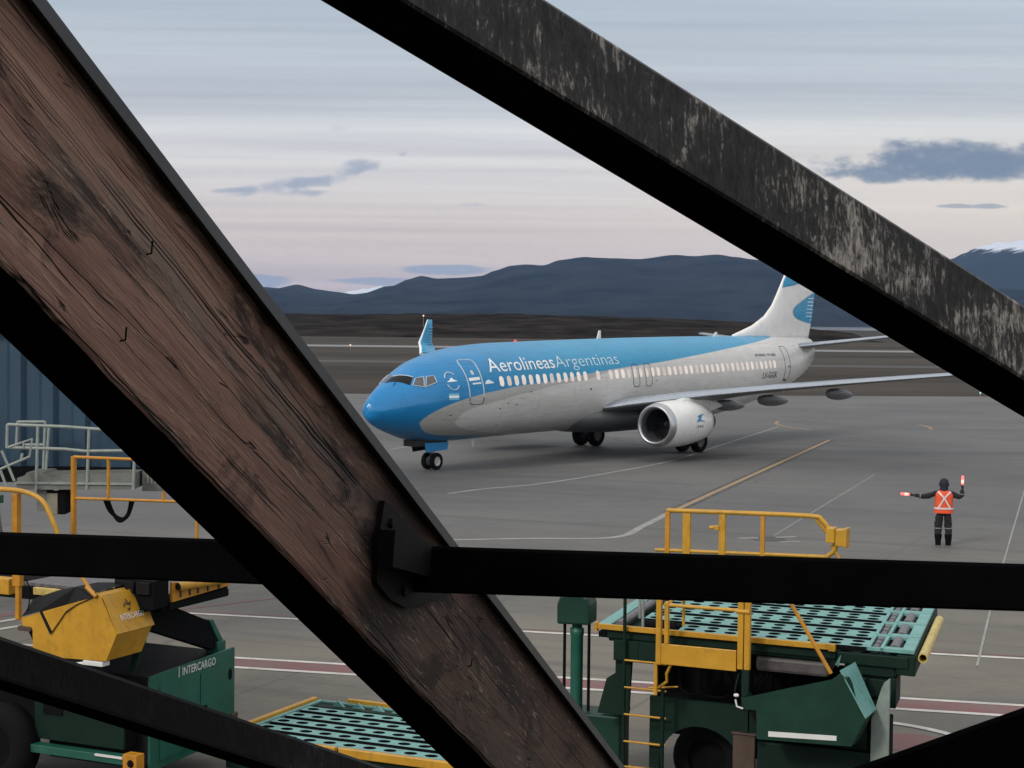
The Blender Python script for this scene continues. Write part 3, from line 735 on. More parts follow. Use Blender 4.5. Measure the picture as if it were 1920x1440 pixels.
def outline(name, pts, wdt, m, off, parent, port=1, closed=True):
    """thin raised seam following points (s,z) on the skin"""
    P = [sz(a, c, off, port) for a, c in pts]
    if closed: P = P+[P[0], P[1]]
    b = MB(); b.tube(P, wdt, 5); return b.build(name, m, parent)
def rr_pts(s0, s1, z0, z1, r, n=5, m=14):
    p = []
    def line(a, c, q):
        for i in range(q): p.append((a[0]+(c[0]-a[0])*i/q, a[1]+(c[1]-a[1])*i/q))
    def arc(cx, cz, a0):
        for i in range(n): t = R(a0+90*i/n); p.append((cx+r*math.cos(t), cz+r*math.sin(t)))
    line((s1, z0+r), (s1, z1-r), m); arc(s1-r, z1-r, 0); line((s1-r, z1), (s0+r, z1), 3); arc(s0+r, z1-r, 90)
    line((s0, z1-r), (s0, z0+r), m); arc(s0+r, z0+r, 180); line((s0+r, z0), (s1-r, z0), 3); arc(s1-r, z0+r, 270)
    return p

# cabin windows (port side)
for i in range(48):
    if i in (13, 15): continue
    sw = 6.22+.505*i; zc = 3.46+.0153*sw
    skin_patch('cabin_window', rr_rows(sw-.14, sw+.14, zc-.205, zc+.205, .12), LITS[(i*7+i//3) % 4], .006, plane, n=3)
# cockpit windows, port then starboard
def quad(name, c, m, off=.012, port=1, n=6):
    (a, b_, c_, d) = c      # bottom-left, top-left, top-right, bottom-right in (s,z) or (s,angle deg)
    bb = MB(); vs = []
    for j in range(n+1):
        for k in range(n+1):
            u_, v_ = k/n, j/n
            s_ = (a[0]*(1-u_)+d[0]*u_)*(1-v_)+(b_[0]*(1-u_)+c_[0]*u_)*v_
            g = (a[1]*(1-u_)+d[1]*u_)*(1-v_)+(b_[1]*(1-u_)+c_[1]*u_)*v_
            vs.append(fsurf(s_, R(g)*port, off))
    w_ = n+1
    bb.add(vs, [(j*w_+k, j*w_+k+1, (j+1)*w_+k+1, (j+1)*w_+k) for j in range(n) for k in range(n)], 0, True)
    return bb.build(name, m, plane)
PANES = [([(1.07, 3), (1.50, 2.5), (1.95, 34.5), (1.64, 46)], GLS), ([(1.73, 48.5), (2.0, 38.5), (2.31, 42.5), (2.09, 59)], GLS2), ([(2.15, 59.6), (2.40, 44.5), (2.72, 48), (2.70, 59)], GLS2)]
for port in (1, -1):
    for c, m_ in PANES:
        quad('cockpit_window', c, m_ if port == 1 else (GLS2 if m_ is GLS else m_), .012, port)
    for c, m_ in PANES[1:]:
        b = MB(); P = []
        for i in range(4):
            p, q = c[i], c[(i+1) % 4]
            for k in range(5): P.append(fsurf(p[0]+(q[0]-p[0])*k/5, R(p[1]+(q[1]-p[1])*k/5)*port, .014))
        b.tube(P+[P[0], P[1]], .017, 5); b.build('window_frame', WFR, plane)
b = MB(); b.tube([fsurf(1.50+(1.96-1.50)*k/6, R(3+(35-3)*k/6), .014) for k in range(7)], .022, 5); b.build('window_frame', WFR, plane)
# wipers
b = MB(); b.tube([fsurf(1.12, R(28), .03), fsurf(1.34, R(24), .04)], .010, 5); b.build('wiper', ADRK, plane)

# doors and exits: a seam outline on the skin, handle or window inside
def door(name, s0, s1, z0, z1, r, m_, wdt=.022, parts=None):
    d = skin_patch(name, rr_rows(s0, s1, z0, z1, r), LIV, .003, plane, n=4)
    outline('door_seam', rr_pts(s0, s1, z0, z1, r), wdt, m_, .004, d)
    return d
d1 = door('entry_door', 4.20, 5.03, 2.70, 4.42, .14, WFR)
outline('door_sill', [(4.20, 2.95), (4.20, 2.84), (4.26, 2.72), (4.34, 2.695), (4.89, 2.695), (4.97, 2.72), (5.03, 2.84), (5.03, 2.95)], .026, DFR, .005, d1, closed=False)
skin_patch('door_marking', [(4.30, 3.60, 4.92, 3.64), (4.30, 3.72, 4.92, 3.76)], WTX, .008, d1)
skin_patch('door_marking', [(4.44, 3.46, 4.94, 3.49), (4.44, 3.52, 4.94, 3.55)], WTX, .008, d1)
skin_patch('door_window', rr_rows(4.52, 4.68, 3.84, 4.02, .06), WFR, .008, d1, n=3)
skin_patch('skin_marking', [(5.16, 3.46, 5.75, 3.50), (5.20, 3.53, 5.60, 3.57), (5.26, 3.60, 5.42, 3.64)], WTX, .006, plane)
for s0 in (16.14, 17.2): 
    d_ = door('overwing_exit', s0, s0+.52, 3.10, 4.12, .14, DFR, .016)
d3 = door('aft_door', 31.32, 32.02, 3.02, 4.82, .16, DFR, .016)
skin_patch('door_handle', [(31.72, 3.72, 31.95, 3.74), (31.72, 3.80, 31.95, 3.82)], DFR, .01, d3, n=2)
skin_patch('door_hinge', [(31.36, 3.02, 31.75, 3.02), (31.40, 3.14, 31.78, 3.14)], DFR, .01, d3, n=2)
skin_patch('static_port', [(12.6, 3.03, 12.72, 3.03), (12.6, 3.13, 12.72, 3.13)], DFR, .006, plane, n=2)
for s_, z_ in ((6.1, 2.42), (6.6, 2.62), (7.2, 2.55), (3.2, 2.24), (8.1, 3.05), (6.4, 1.72), (18.0, 3.3)):
    skin_patch('drain_vent', [(s_, z_, s_+.13, z_+.02), (s_+.02, z_+.05, s_+.15, z_+.06)], DFR, .006, plane, n=2)

# lettering wrapped on the skin
def text_pts(body, offset=0.0, res=3):      # letters are cut into bands so that they can follow a curved skin
    cu = bpy.data.curves.new('t', 'FONT'); cu.body = body; cu.offset = offset; cu.resolution_u = res
    ob = bpy.data.objects.new('t', cu); col.objects.link(ob); bpy.context.view_layer.update()
    me = bpy.data.meshes.new_from_object(ob.evaluated_get(bpy.context.evaluated_depsgraph_get()))
    bm = bmesh.new(); bm.from_mesh(me)
    for k in range(-4, 18): bmesh.ops.bisect_plane(bm, geom=bm.verts[:]+bm.edges[:]+bm.faces[:], plane_co=(0, k*.06+.005, 0), plane_no=(0, 1, 0))
    bm.to_mesh(me); bm.free()
    V_ = [v.co.copy() for v in me.vertices]; F_ = [tuple(p.vertices) for p in me.polygons]
    bpy.data.objects.remove(ob); bpy.data.curves.remove(cu); bpy.data.meshes.remove(me)
    xs = [v.x for v in V_]; x0, x1 = min(xs), max(xs)
    return [((v.x-x0)/(x1-x0), v.y) for v in V_], F_
def skin_text(name, body, s0, s1, z0, z1, cap, m_, offset=0.0, lean=0.0, off=.014):
    V_, F_ = text_pts(body, offset)
    b = MB(); vs = []
    for x_, y_ in V_:
        q = y_/.70; s_ = s0+(s1-s0)*x_+lean*q; vs.append(sz(s_, z0+(z1-z0)*x_+cap*q, off))
    b.add(vs, F_); return b.build(name, m_, plane)
skin_text('title_lettering', 'Aerolineas', 5.62, 10.22, 3.93, 4.035, .53, WTX, .002, .06)
skin_text('title_lettering', 'Argentinas', 10.30, 15.25, 4.04, 4.13, .50, WTX2, -.008, .05)
skin_text('registration', 'LV-GGK', 28.5, 30.25, 3.21, 3.23, .31, INTX, .004, .05, .012)
skin_text('type_lettering', 'BOEING 737-800', 28.1, 30.35, 4.345, 4.345, .12, INTX, .006, .02, .012)
# round emblem and flag behind the cockpit
cx, cz_ = 3.43, 3.61
P = [(cx+.31*math.cos(R(a)), cz_+.34*math.sin(R(a))) for a in range(20, 330, 14)]
outline('emblem', P[2:11], .03, WFR, .004, plane, closed=False); outline('emblem', P[13:], .02, WFR, .004, plane, closed=False)
skin_patch('emblem', [(cx-.28, cz_-.04, cx+.28, cz_+.0), (cx-.10, cz_+.05, cx+.10, cz_+.06), (cx-.03, cz_+.13, cx+.03, cz_+.13)], WTX, .008, plane, n=4)
for q, mm_ in ((0, 'WFL'), (1, 'W'), (2, 'WFL')):
    pass
for q in range(3):
    skin_patch('flag', [(3.09, 2.88+.085*q, 3.60, 2.88+.085*q), (3.09, 2.965+.085*q, 3.60, 2.965+.085*q)], WTX if q == 1 else FLB, .008, plane)

# ---------------------------------------------------------------- wings
def foil(chord, tk, n=14):
    up, dn = [], []
    for i in range(n+1):
        t = (1-math.cos(math.pi*i/n))/2
        y_ = 5*tk*(.2969*math.sqrt(t)-.126*t-.3516*t*t+.2843*t**3-.1036*t**4)
        cam_ = .02*(1-(2*t-1)**2)
        up.append((t*chord, (y_+cam_)*chord)); dn.append((t*chord, (-y_*.85+cam_)*chord))
    return up+dn[-2:0:-1]
def loft(secs, name, mats, parent, matf=None):
    b = MB(); n = len(secs[0]); vs = [p for sct in secs for p in sct]
    for i in range(len(secs)-1):
        for k in range(n):
            b.add([], []); 
            b.f.append((i*n+k, i*n+(k+1) % n, (i+1)*n+(k+1) % n, (i+1)*n+k)); b.m.append(matf(i, k, n) if matf else 0); b.sm.append(True)
    b.v = [tuple(p) for p in vs]
    b.f.append(tuple(range((len(secs)-1)*n, len(secs)*n))); b.m.append(0); b.sm.append(False)
    b.f.append(tuple(range(n))[::-1]); b.m.append(0); b.sm.append(False)
    return b.build(name, mats, parent)
def pl(xs, ys, q):
    if q <= xs[0]: return ys[0]
    for i in range(len(xs)-1):
        if q <= xs[i+1]: return ys[i]+(ys[i+1]-ys[i])*(q-xs[i])/(xs[i+1]-xs[i])
    return ys[-1]
LEs = lambda l: pl([0, 1.88, 5.8, 17.16], [13.4, 14.1, 16.3, 23.9], l)
TEs = lambda l: pl([0, 1.88, 5.8, 17.16], [20.9, 20.9, 21.1, 25.45], l)
WZ = lambda l: pl([0, 1.88, 2.3, 4.24, 5.35, 8.5, 13.66, 17.16], [2.0, 2.22, 2.31, 2.62, 2.79, 3.19, 3.75, 4.12], l)
TK = lambda l: pl([0, 1.88, 5.8, 17.16], [.10, .10, .09, .08], l)
for sd_ in (-1, 1):     # -1 port
    secs = []
    for l in (0, 1.0, 1.88, 2.6, 3.4, 4.6, 5.8, 8, 10.5, 13, 15.5, 17.0):
        c = TEs(l)-LEs(l); inc = .035*(1-l/17.16)-.01
        secs.append([Vector((LEs(l)+px_, sd_*l, WZ(l)+pz_-px_*inc)) for px_, pz_ in foil(c, TK(l))])
    wg = loft(secs, 'wing', [AGRY, ASLV], plane, lambda i, k, n: 1 if (k < 4) else 0)
    # winglet : blends up from the tip
    ws_ = []
    for t in (0, .15, .3, .45, .6, .8, 1):
        l = 17.0+.9*min(1, t*2.2)**.8 if t < 1 else 17.9
        zz_ = WZ(17)+.02+(6.02-WZ(17))*t**1.4; le = pl([0,.15,.3,.45,1],[23.85,24.3,24.62,24.82,25.6],t); ch = pl([0,.3,.45,1],[1.55,1.35,1.2,.46],t)
        nx_ = min(1, t*2.4)
        ws_.append([Vector((le+px_, sd_*(l-pz_*nx_), zz_+pz_*(1-nx_))) for px_, pz_ in foil(ch, .09)])
    wl_ = loft(ws_, 'winglet', [ABLU, WTX], plane, lambda i, k, n: 1 if (k < 3 or k >= n-3) else 0)
    for q in range(7):      # pale bars on the inner face
        t = .40+.07*q; zq = WZ(17)+.02+(6.02-WZ(17))*t**1.4; le = pl([0,.15,.3,.45,1],[23.85,24.3,24.62,24.82,25.6],t); ch = pl([0,.3,.45,1],[1.55,1.35,1.2,.46],t); lq = 17.0+.9*min(1, t*2.2)**.8
        b = MB(); b.box((le+ch*.45, sd_*(lq-.10)-.012, zq), (le+ch*.90, sd_*(lq-.06)+.012, zq+.045)); b.build('winglet_marking', FLB, wl_)
    # flap track fairings
    for l, ln in ((4.3, 3.0), (6.4, 3.1), (9.2, 2.9)):
        te = TEs(l); zt_ = WZ(l)-.36
        prof = [(te-ln*.62+ln*t, .21*math.sin(math.pi*t**.75)**.6+.004) for t in [i/14 for i in range(15)]]
        b = MB(); b.lathe(prof, (0, sd_*l, zt_), 'x', 14)
        b.v = [(x_, sd_*l+(y_-sd_*l)*.62, zt_+(z_-zt_)*1.25-.05*(x_-te+ln*.62)) for x_, y_, z_ in b.v]
        b.build('flap_fairing', AGRY, plane)
    # engine
    ex0, ey, ez_ = 13.15, sd_*4.83, 1.60
    en = [(ex0+.0, .845), (ex0+.10, .905), (ex0+.30, .955), (ex0+.55, .99), (ex0+1.2, 1.03), (ex0+1.9, 1.03), (ex0+2.7, .97), (ex0+3.4, .86), (ex0+3.75, .80), (ex0+3.76, .76), (ex0+3.3, .74)]
    b = MB(); b.lathe(en[2:], (0, ey, ez_), 'x', 48, sq=.97); nac = b.build('nacelle', AWHT, plane)
    lip = [(ex0+.9, .70), (ex0+.4, .69), (ex0+.15, .70), (ex0+.04, .74), (ex0-.01, .79), (ex0+.0, .83), (ex0+.04, .865), (ex0+.12, .91), (ex0+.32, .958)]
    b = MB(); b.lathe(lip, (0, ey, ez_), 'x', 48, sq=.97); b.build('inlet_lip', ASLD, nac)
    b = MB(); b.lathe([(ex0+.42, .685), (ex0+.9, .695), (ex0+1.3, .70), (ex0+1.3, .0)], (0, ey, ez_), 'x', 40); b.build('inlet_duct', ADRK, nac)
    b = MB(); b.lathe([(ex0+.85, .0), (ex0+.95, .10), (ex0+1.25, .24)], (0, ey, ez_), 'x', 20); b.build('spinner', ADRK, nac)
    b = MB()
    for q in range(24):
        a = 2*math.pi*q/24; ca, sa = math.cos(a), math.sin(a)
        b.add([(ex0+1.15, ey+ca*.2-sa*.02, ez_+sa*.2+ca*.02), (ex0+1.27, ey+ca*.2+sa*.03, ez_+sa*.2-ca*.03), (ex0+1.28, ey+ca*.69+sa*.07, ez_+sa*.69-ca*.07), (ex0+1.10, ey+ca*.69-sa*.07, ez_+sa*.69+ca*.07)], [(0, 1, 2, 3)])
    b.build('fan', ADRK, nac)
    b = MB(); b.lathe([(ex0+3.0, .56), (ex0+4.0, .52), (ex0+4.6, .40), (ex0+4.6, .3), (ex0+5.2, .05)], (0, ey, ez_), 'x', 28); b.build('exhaust_cone', ADRK, nac)
    b = MB()
    pp = [(14.2, 2.52), (15.4, 2.68), (16.4, 2.72), (18.4, 2.45), (18.9, 2.25), (17.2, 1.95), (15.6, 2.2), (14.4, 2.45)]
    b.prism(pp, ey-.16, ey+.16, 'y'); b.build('pylon', AWHT, plane, .05)
# condor mark and small print on the port nacelle
def nac_pt(x_, a):      # a: angle above horizontal on the outboard face
    prof = [(13.45, .955), (13.7, .99), (14.35, 1.03), (15.05, 1.03), (15.85, .97), (16.55, .86)]
    r = pl([p[0] for p in prof], [p[1] for p in prof], x_)+.012
    return Vector((x_, -(4.83+r*math.cos(a)), 1.60+r*math.sin(a)*(1 if a > 0 else .97)))
def nac_poly(pts, m_):
    b = MB(); n = len(pts); b.add([nac_pt(*p) for p in pts], [tuple(range(n))]); return b.build('engine_emblem', m_, plane)
nac_poly([(15.02, .10), (15.35, .13), (15.90, .10), (15.40, .20), (15.60, .38), (15.95, .47), (15.50, .43), (15.15, .36), (15.25, .26), (15.02, .16)][::-1], mat('condor_blue', (.03, .20, .46), .4))
EMT = mat('small_mauve_print', (.30, .20, .26), .5)
for q in range(3): nac_poly([(15.04+.22*q, -.04), (15.17+.22*q, -.04), (15.20+.22*q, -.14), (15.06+.22*q, -.14)], EMT)

# belly fairing under the wing
b = MB(); prof = [(11.4, .05), (12.2, .55), (13.5, .95), (16, 1.15), (19, 1.15), (21, .95), (22.5, .5), (23.2, .05)]
b.lathe(prof, (0, 0, 1.75), 'x', 40); b.v = [(x_, y_*1.75, 1.75+(z_-1.75)*.70) for x_, y_, z_ in b.v]; b.build('belly_fairing', AGRY, plane)  # dark grey puts the shade under the belly into the colour

# ---------------------------------------------------------------- tail
def fin_sec(z, le, te, t):
    return [Vector((le+px_, pz_, z)) for px_, pz_ in foil(te-le, t)]
fz = [(5.25, 28.4, 37.30), (5.42, 28.6, 37.36), (5.60, 29.4, 37.41), (5.91, 30.7, 37.52), (6.40, 32.0, 37.66), (6.98, 32.85, 37.80), (7.65, 33.45, 37.95), (8.62, 34.23, 38.15), (10, 35.3, 38.45), (11.5, 36.45, 38.75), (12.2, 37.0, 38.85), (12.35, 37.4, 38.80)]
secs = []
for z_, le, te in fz:
    f_ = foil(te-le, .085 if z_ > 6.5 else .05+.035*(z_-5.2)/1.3); secs.append([Vector((le+px_, pz_-.02*(te-le)*(1-(2*px_/(te-le)-1)**2), z_)) for px_, pz_ in f_])
fin = loft(secs, 'tail_fin', [AWHT], plane)
def fin_w(s_, z_):      # half thickness of the fin at a point
    le = pl([q[0] for q in fz], [q[1] for q in fz], z_); te = pl([q[0] for q in fz], [q[2] for q in fz], z_); c = te-le; t = max(.001, min(.999, (s_-le)/c))
    tk = .085 if z_ > 6.5 else .05+.035*(z_-5.2)/1.3
    return 5*tk*(.2969*math.sqrt(t)-.126*t-.3516*t*t+.2843*t**3-.1036*t**4)*c
def fin_poly(rows, m_, side):
    """rows of (z, s0, s1) draped on the fin side"""
    b = MB(); n = 8; vs = []
    for z_, a, c in rows:
        for k in range(n+1):
            s_ = a+(c-a)*k/n; vs.append((s_, side*(fin_w(s_, z_)+.010), z_))
    w_ = n+1; b.add(vs, [(j*w_+k, j*w_+k+1, (j+1)*w_+k+1, (j+1)*w_+k) for j in range(len(rows)-1) for k in range(n)], 0, True)
    return b.build('fin_marking', m_, fin)
for side in (-1, 1):
    fin_poly([(6.04, 37.35, 37.55), (6.18, 36.3, 37.58), (6.32, 35.5, 37.62), (6.50, 35.14, 37.66), (6.70, 35.02, 37.71), (6.90, 35.16, 37.76), (7.1, 35.6, 37.81), (7.35, 36.35, 37.86), (7.6, 37.15, 37.91), (7.78, 37.85, 37.95)], ABLU, side)
    for q in range(7):
        z_ = 6.22+.20*q; fin_poly([(z_, 36.55+.06*q, 37.52+.045*q), (z_+.045, 36.75+.06*q, 37.53+.045*q)], WTX, side*1.0)
    fin_poly([(7.98, 33.85, 33.95), (8.12, 33.95, 35.0), (8.3, 34.05, 36.2), (8.8, 34.5, 37.2), (9.6, 35.1, 37.4), (10.5, 35.8, 37.6), (11.6, 36.6, 37.9), (12.1, 37.0, 38.1)], ABLU, side)
for sd_ in (-1, 1):
    secs = []
    for l, le, te, z_ in ((.3, 33.6, 37.3, 4.72), (1.0, 34.1, 37.35, 4.80), (7.1, 37.35, 38.7, 5.62-.12*(sd_+1)), (7.25, 37.7, 38.7, 5.63-.12*(sd_+1))):
        secs.append([Vector((le+px_, sd_*l, z_+pz_)) for px_, pz_ in foil(te-le, .09)])
    loft(secs, 'tailplane', [AGRY, ASLV], plane, lambda i, k, n: 1 if (k < 4 or k >= n-2) else 0)
# aerials and beacon
def blade(s_, h, ch, top=True, z_=None):
    z0 = interp(s_, 2)-.03 if top else interp(s_, 3)+.03; q = 1 if top else -1
    b = MB(); b.prism([(s_, z0), (s_+ch, z0), (s_+ch*.95, z0+q*h), (s_+ch*.55, z0+q*h)], -.02, .02, 'y'); b.build('aerial', AWHT, plane)
blade(15.9, .40, .32); blade(26.6, .24, .4); blade(6.5, .38, .26, False)
b = MB(); b.lathe([(0, .08), (.05, .075), (.10, .05), (.12, .0)], (9.6, 0, interp(9.6, 2)-.02), 'z', 14); b.build('beacon', mat('red_beacon', (.45, .05, .03), .3, emit=(1, .15, .08), estr=.35), plane)
# ---------------------------------------------------------------- landing gear
def wheel(c, r, wd, out):
    c = Vector(c); h = wd/2
    b = MB(); b.lathe([(-h*.7, r*.55), (-h*.95, r*.7), (-h, r*.86), (-h*.75, r*.97), (-h*.3, r), (h*.3, r), (h*.75, r*.97), (h, r*.86), (h*.95, r*.7), (h*.7, r*.55)], c, 'y', 28)
    wh = b.build('wheel', M['tyre'], plane)
    b = MB(); b.lathe([(out*h*.5, .001), (out*h*.55, r*.15), (out*h*.35, r*.3), (out*h*.6, r*.52), (out*h*.72, r*.57), (out*h*.4, r*.58), (-out*h*.6, r*.56), (-out*h*.6, .001)], c, 'y', 24); b.build('rim', RIM if r < .5 else DFR, wh)  # main gear rims use the dark colour, painting in underwing shade
for sd_ in (-1, 1): wheel((4.01, sd_*.22, .345), .345, .20, sd_)
b = MB(); b.tube([(4.01, -.22, .345), (4.01, .22, .345)], .05, 10); b.tube([(4.01, 0, .35), (4.0, 0, 1.4)], .065, 12); b.tube([(3.96, 0, .6), (3.2, 0, 1.35)], .04, 8); b.tube([(4.05, .05, .55), (4.25, .05, .75), (4.06, .05, .95)], .03, 6)
b.build('nose_gear_strut', M['steel'], plane)
b = MB(); b.prism([(3.10, 1.12), (4.62, 1.10), (4.55, .80), (3.22, .74)], -.36, -.33, 'y'); b.build('nose_gear_door', ABLN, plane)
b = MB(); b.prism([(3.10, 1.12), (4.62, 1.10), (4.55, .80), (3.22, .74)], .33, .36, 'y'); b.build('nose_gear_door', ADRK, plane)
b = MB(); b.box((2.6, -.32, 1.0), (4.6, .32, 1.25)); b.build('gear_bay', ADRK, plane)
skin_patch('door_marking', [(4.15, .93, 4.28, .93), (4.15, 1.0, 4.28, 1.0)], WTX, .01, plane) if False else None
for sd_ in (-1, 1):
    for o_ in (-.43, .43): wheel((19.6, sd_*2.86+o_, .565), .565, .40, 1 if o_ > 0 else -1)
    b = MB(); b.tube([(19.6, sd_*2.86-.43, .565), (19.6, sd_*2.86+.43, .565)], .07, 10); b.tube([(19.6, sd_*2.86, .565), (19.55, sd_*2.8, 2.2)], .12, 12); b.tube([(19.58, sd_*2.84, 1.0), (19.5, sd_*1.3, 1.7)], .06, 8)
    b.build('main_gear_strut', M['steel'], plane)
    b = MB(); b.box((19.0, sd_*3.02-.015, 1.0), (20.3, sd_*3.02+.015, 2.1)); b.build('main_gear_door', AWHT, plane)
# ================================================================ cargo loaders on the stand
LANG = math.atan2(-1.62, 3.52); LO = (1.22, 21.49, 0)      # local x along the deck, y away from the terminal
def text_obj(name, body, m_, parent, O, ex_, ey_, width, height, depth=.004):
    V_, F_ = text_pts(body, .008, 2); O, ex_, ey_ = Vector(O), Vector(ex_).normalized(), Vector(ey_).normalized(); n = ex_.cross(ey_)
    b = MB(); b.add([O+ex_*(x_*width)+ey_*(y_/.70*height)+n*depth for x_, y_ in V_], F_); return b.build(name, m_, parent)
def holed_plate(b, x0, x1, y0, y1, z, nx, ny, r, depth=.03, m=0, skip=None, rx=None):
    """flat plate with rows of round openings; walls go down, the opening stays open"""
    dx, dy = (x1-x0)/nx, (y1-y0)/ny; n = 16; rx = rx or r
    for i in range(nx):
        for j in range(ny):
            a0, c0 = x0+dx*i, y0+dy*j; cx, cy = a0+dx/2, c0+dy/2
            sq = []
            for k in range(n):
                a = 2*math.pi*k/n+math.pi/4; ca, sa = math.cos(a), math.sin(a); q = max(abs(ca), abs(sa))
                sq.append((cx+ca/q*dx/2, cy+sa/q*dy/2, z))
            ci = [(cx+rx*math.cos(2*math.pi*k/n+math.pi/4), cy+r*math.sin(2*math.pi*k/n+math.pi/4), z) for k in range(n)]
            cd = [(p[0], p[1], z-depth) for p in ci]
            if skip and skip(i, j): b.add(sq, [tuple(range(n))], m); continue
            b.add(sq+ci+cd, [(k, (k+1) % n, n+(k+1) % n, n+k) for k in range(n)], m)
            b.add(ci+cd, [(k, (k+1) % n, n+(k+1) % n, n+k) for k in range(n)], 1)  # hole walls and front edge black: their shade put into the colour
    b.add([(x0, y0, z), (x1, y0, z), (x1, y0, z-depth), (x0, y0, z-depth)], [(0, 1, 2, 3)], 1)
    b.add([(x0, y1, z), (x1, y1, z), (x1, y1, z-depth), (x0, y1, z-depth)], [(3, 2, 1, 0)], m)
def roller(b, p, q, r, m=0): b.tube([p, q], r, 12, m)

# ---------------------------------------------------------------- right-hand loader
rl = empty('cargo_loader', LO, LANG)
tag(rl, 'green cargo loader with teal perforated roller deck, yellow guard rails and a ladder', 'cargo loader', 'cargo loaders on the stand')
ZD = 2.20
b = MB(); b.box((.02, .06, 1.98), (2.95, 3.6, 2.10)); b.box((2.95, .0, 1.98), (3.80, 3.6, 2.12)); b.box((3.66, .02, 1.90), (3.88, 3.6, 2.14))
b.box((0, .02, 2.02), (2.94, .058, 2.17)); b.build('deck_frame', M['green_dk'], rl, .012)
for j in range(6):
    y0 = .03+.62*j; xl = .95 if j == 0 else .35
    b = MB(); holed_plate(b, xl, 3.30, y0, y0+.44, ZD, 9 if xl > .5 else 11, 2, .078, .06, rx=.080); b.build('roller_plate', [M['teal'], M['black']], rl)
    if j < 5:
        b = MB(); roller(b, (.5, y0+.50, ZD-.045), (3.25, y0+.50, ZD-.045), .035); roller(b, (.5, y0+.56, ZD-.05), (3.25, y0+.56, ZD-.05), .03); b.build('drive_roller', M['black'], rl)
b = MB()
for j in range(4):
    y0 = .04+.9*j
    b.box((3.30, y0, ZD-.04), (3.34, y0+.86, ZD)); b.box((3.46, y0, ZD-.04), (3.50, y0+.86, ZD+.004)); b.box((3.72, y0, ZD-.04), (3.86, y0+.86, ZD+.002)); b.box((3.34, y0, ZD-.04), (3.72, y0+.05, ZD-.001)); b.box((3.34, y0+.81, ZD-.04), (3.72, y0+.86, ZD-.001))
    b.box((3.50, y0+.05, ZD-.04), (3.72, y0+.17, ZD-.006))
b.build('end_roller_frame', M['teal'], rl)
for j in range(4):
    y0 = .04+.9*j
    b = MB(); roller(b, (3.61, y0+.19, ZD-.05), (3.61, y0+.80, ZD-.05), .065); b.build('end_roller', M['roller'], rl)
    for q in range(3):
        b = MB(); roller(b, (3.40, y0+.08+.25*q, ZD-.04), (3.40, y0+.24+.25*q, ZD-.04), .045); b.build('end_roller', M['roller'], rl)
for y0, y1 in ((-.02, 1.30), (1.36, 2.7)):
    b = MB(); n = 16; P0 = [(3.97+.058*math.cos(2*math.pi*k/n), 2.135+.058*math.sin(2*math.pi*k/n)) for k in range(n)]; P1 = [(3.97+.044*math.cos(2*math.pi*k/n), 2.135+.044*math.sin(2*math.pi*k/n)) for k in range(n)]
    vs = [(p[0], y0, p[1]) for p in P0]+[(p[0], y1, p[1]) for p in P0]+[(p[0], y1, p[1]) for p in P1]+[(p[0], y0, p[1]) for p in P1]
    b.add(vs, [(r_*n+k, r_*n+(k+1) % n, ((r_+1) % 4)*n+(k+1) % n, ((r_+1) % 4)*n+k) for r_ in range(4) for k in range(n)]); b.build('bumper_tube', M['yworn'], rl)
# left end: yellow lip, teal side bar and slanting roller
b = MB(); b.box((-.12, -.05, 2.14), (2.93, -.002, 2.205)); b.box((2.86, -.06, 2.125), (2.94, .0, 2.21)); b.box((-.14, -.06, 2.11), (-.10, .02, 2.22)); b.box((.28, -.056, 2.15), (.34, -.05, 2.20)); b.build('deck_edge', M['yellow'], rl, .008)
b = MB(); b.box((-.10, 0, 2.03), (.0, 3.5, 2.10)); b.build('deck_side', M['black'], rl)
b = MB(); b.box((-.10, .02, 2.16), (.07, 3.4, 2.21)); b.build('side_bar', M['teal'], rl, .01)
b = MB(); roller(b, (.16, .05, 2.19), (.16, 2.6, 2.19), .055); b.build('side_roller', M['roller'], rl)
b = MB(); roller(b, (.42, .30, 2.18), (.85, .30, 2.18), .07); b.build('side_roller', M['black'], rl)
# supports under the deck
b = MB(); b.box((.12, -.04, 1.76), (.72, .5, 2.018)); b.box((.14, -.05, 1.77), (.45, -.042, 2.01)); b.prism([(.12, 1.76), (.12, 1.58), (.0, 1.50), (-.12, 1.05), (.30, 1.05), (.34, 1.76)], .05, .12, 'y'); b.build('deck_support', M['green_dk'], rl, .01)
b = MB(); b.box((3.04, .04, 1.86), (3.64, .6, 1.979)); b.box((3.06, .1, 1.56), (3.62, .55, 1.858)); b.box((3.10, .06, 1.60), (3.30, .1, 1.82)); b.box((3.34, .06, 1.60), (3.54, .1, 1.82)); b.box((3.58, .02, 1.50), (3.66, .6, 1.857)); b.build('deck_support', M['green_dk'], rl, .01)
b = MB(); b.box((3.12, .12, 1.40), (3.50, .5, 1.46)); b.tube([(3.52, .06, 1.74), (3.47, .04, 1.58), (3.45, .05, 1.50)], .03, 6); b.build('linkage', M['galv'], rl)
b = MB(); b.box((1.95, .05, 1.78), (2.85, .9, 1.96)); o = b.build('belly_cover', M['hose'], rl, .04)
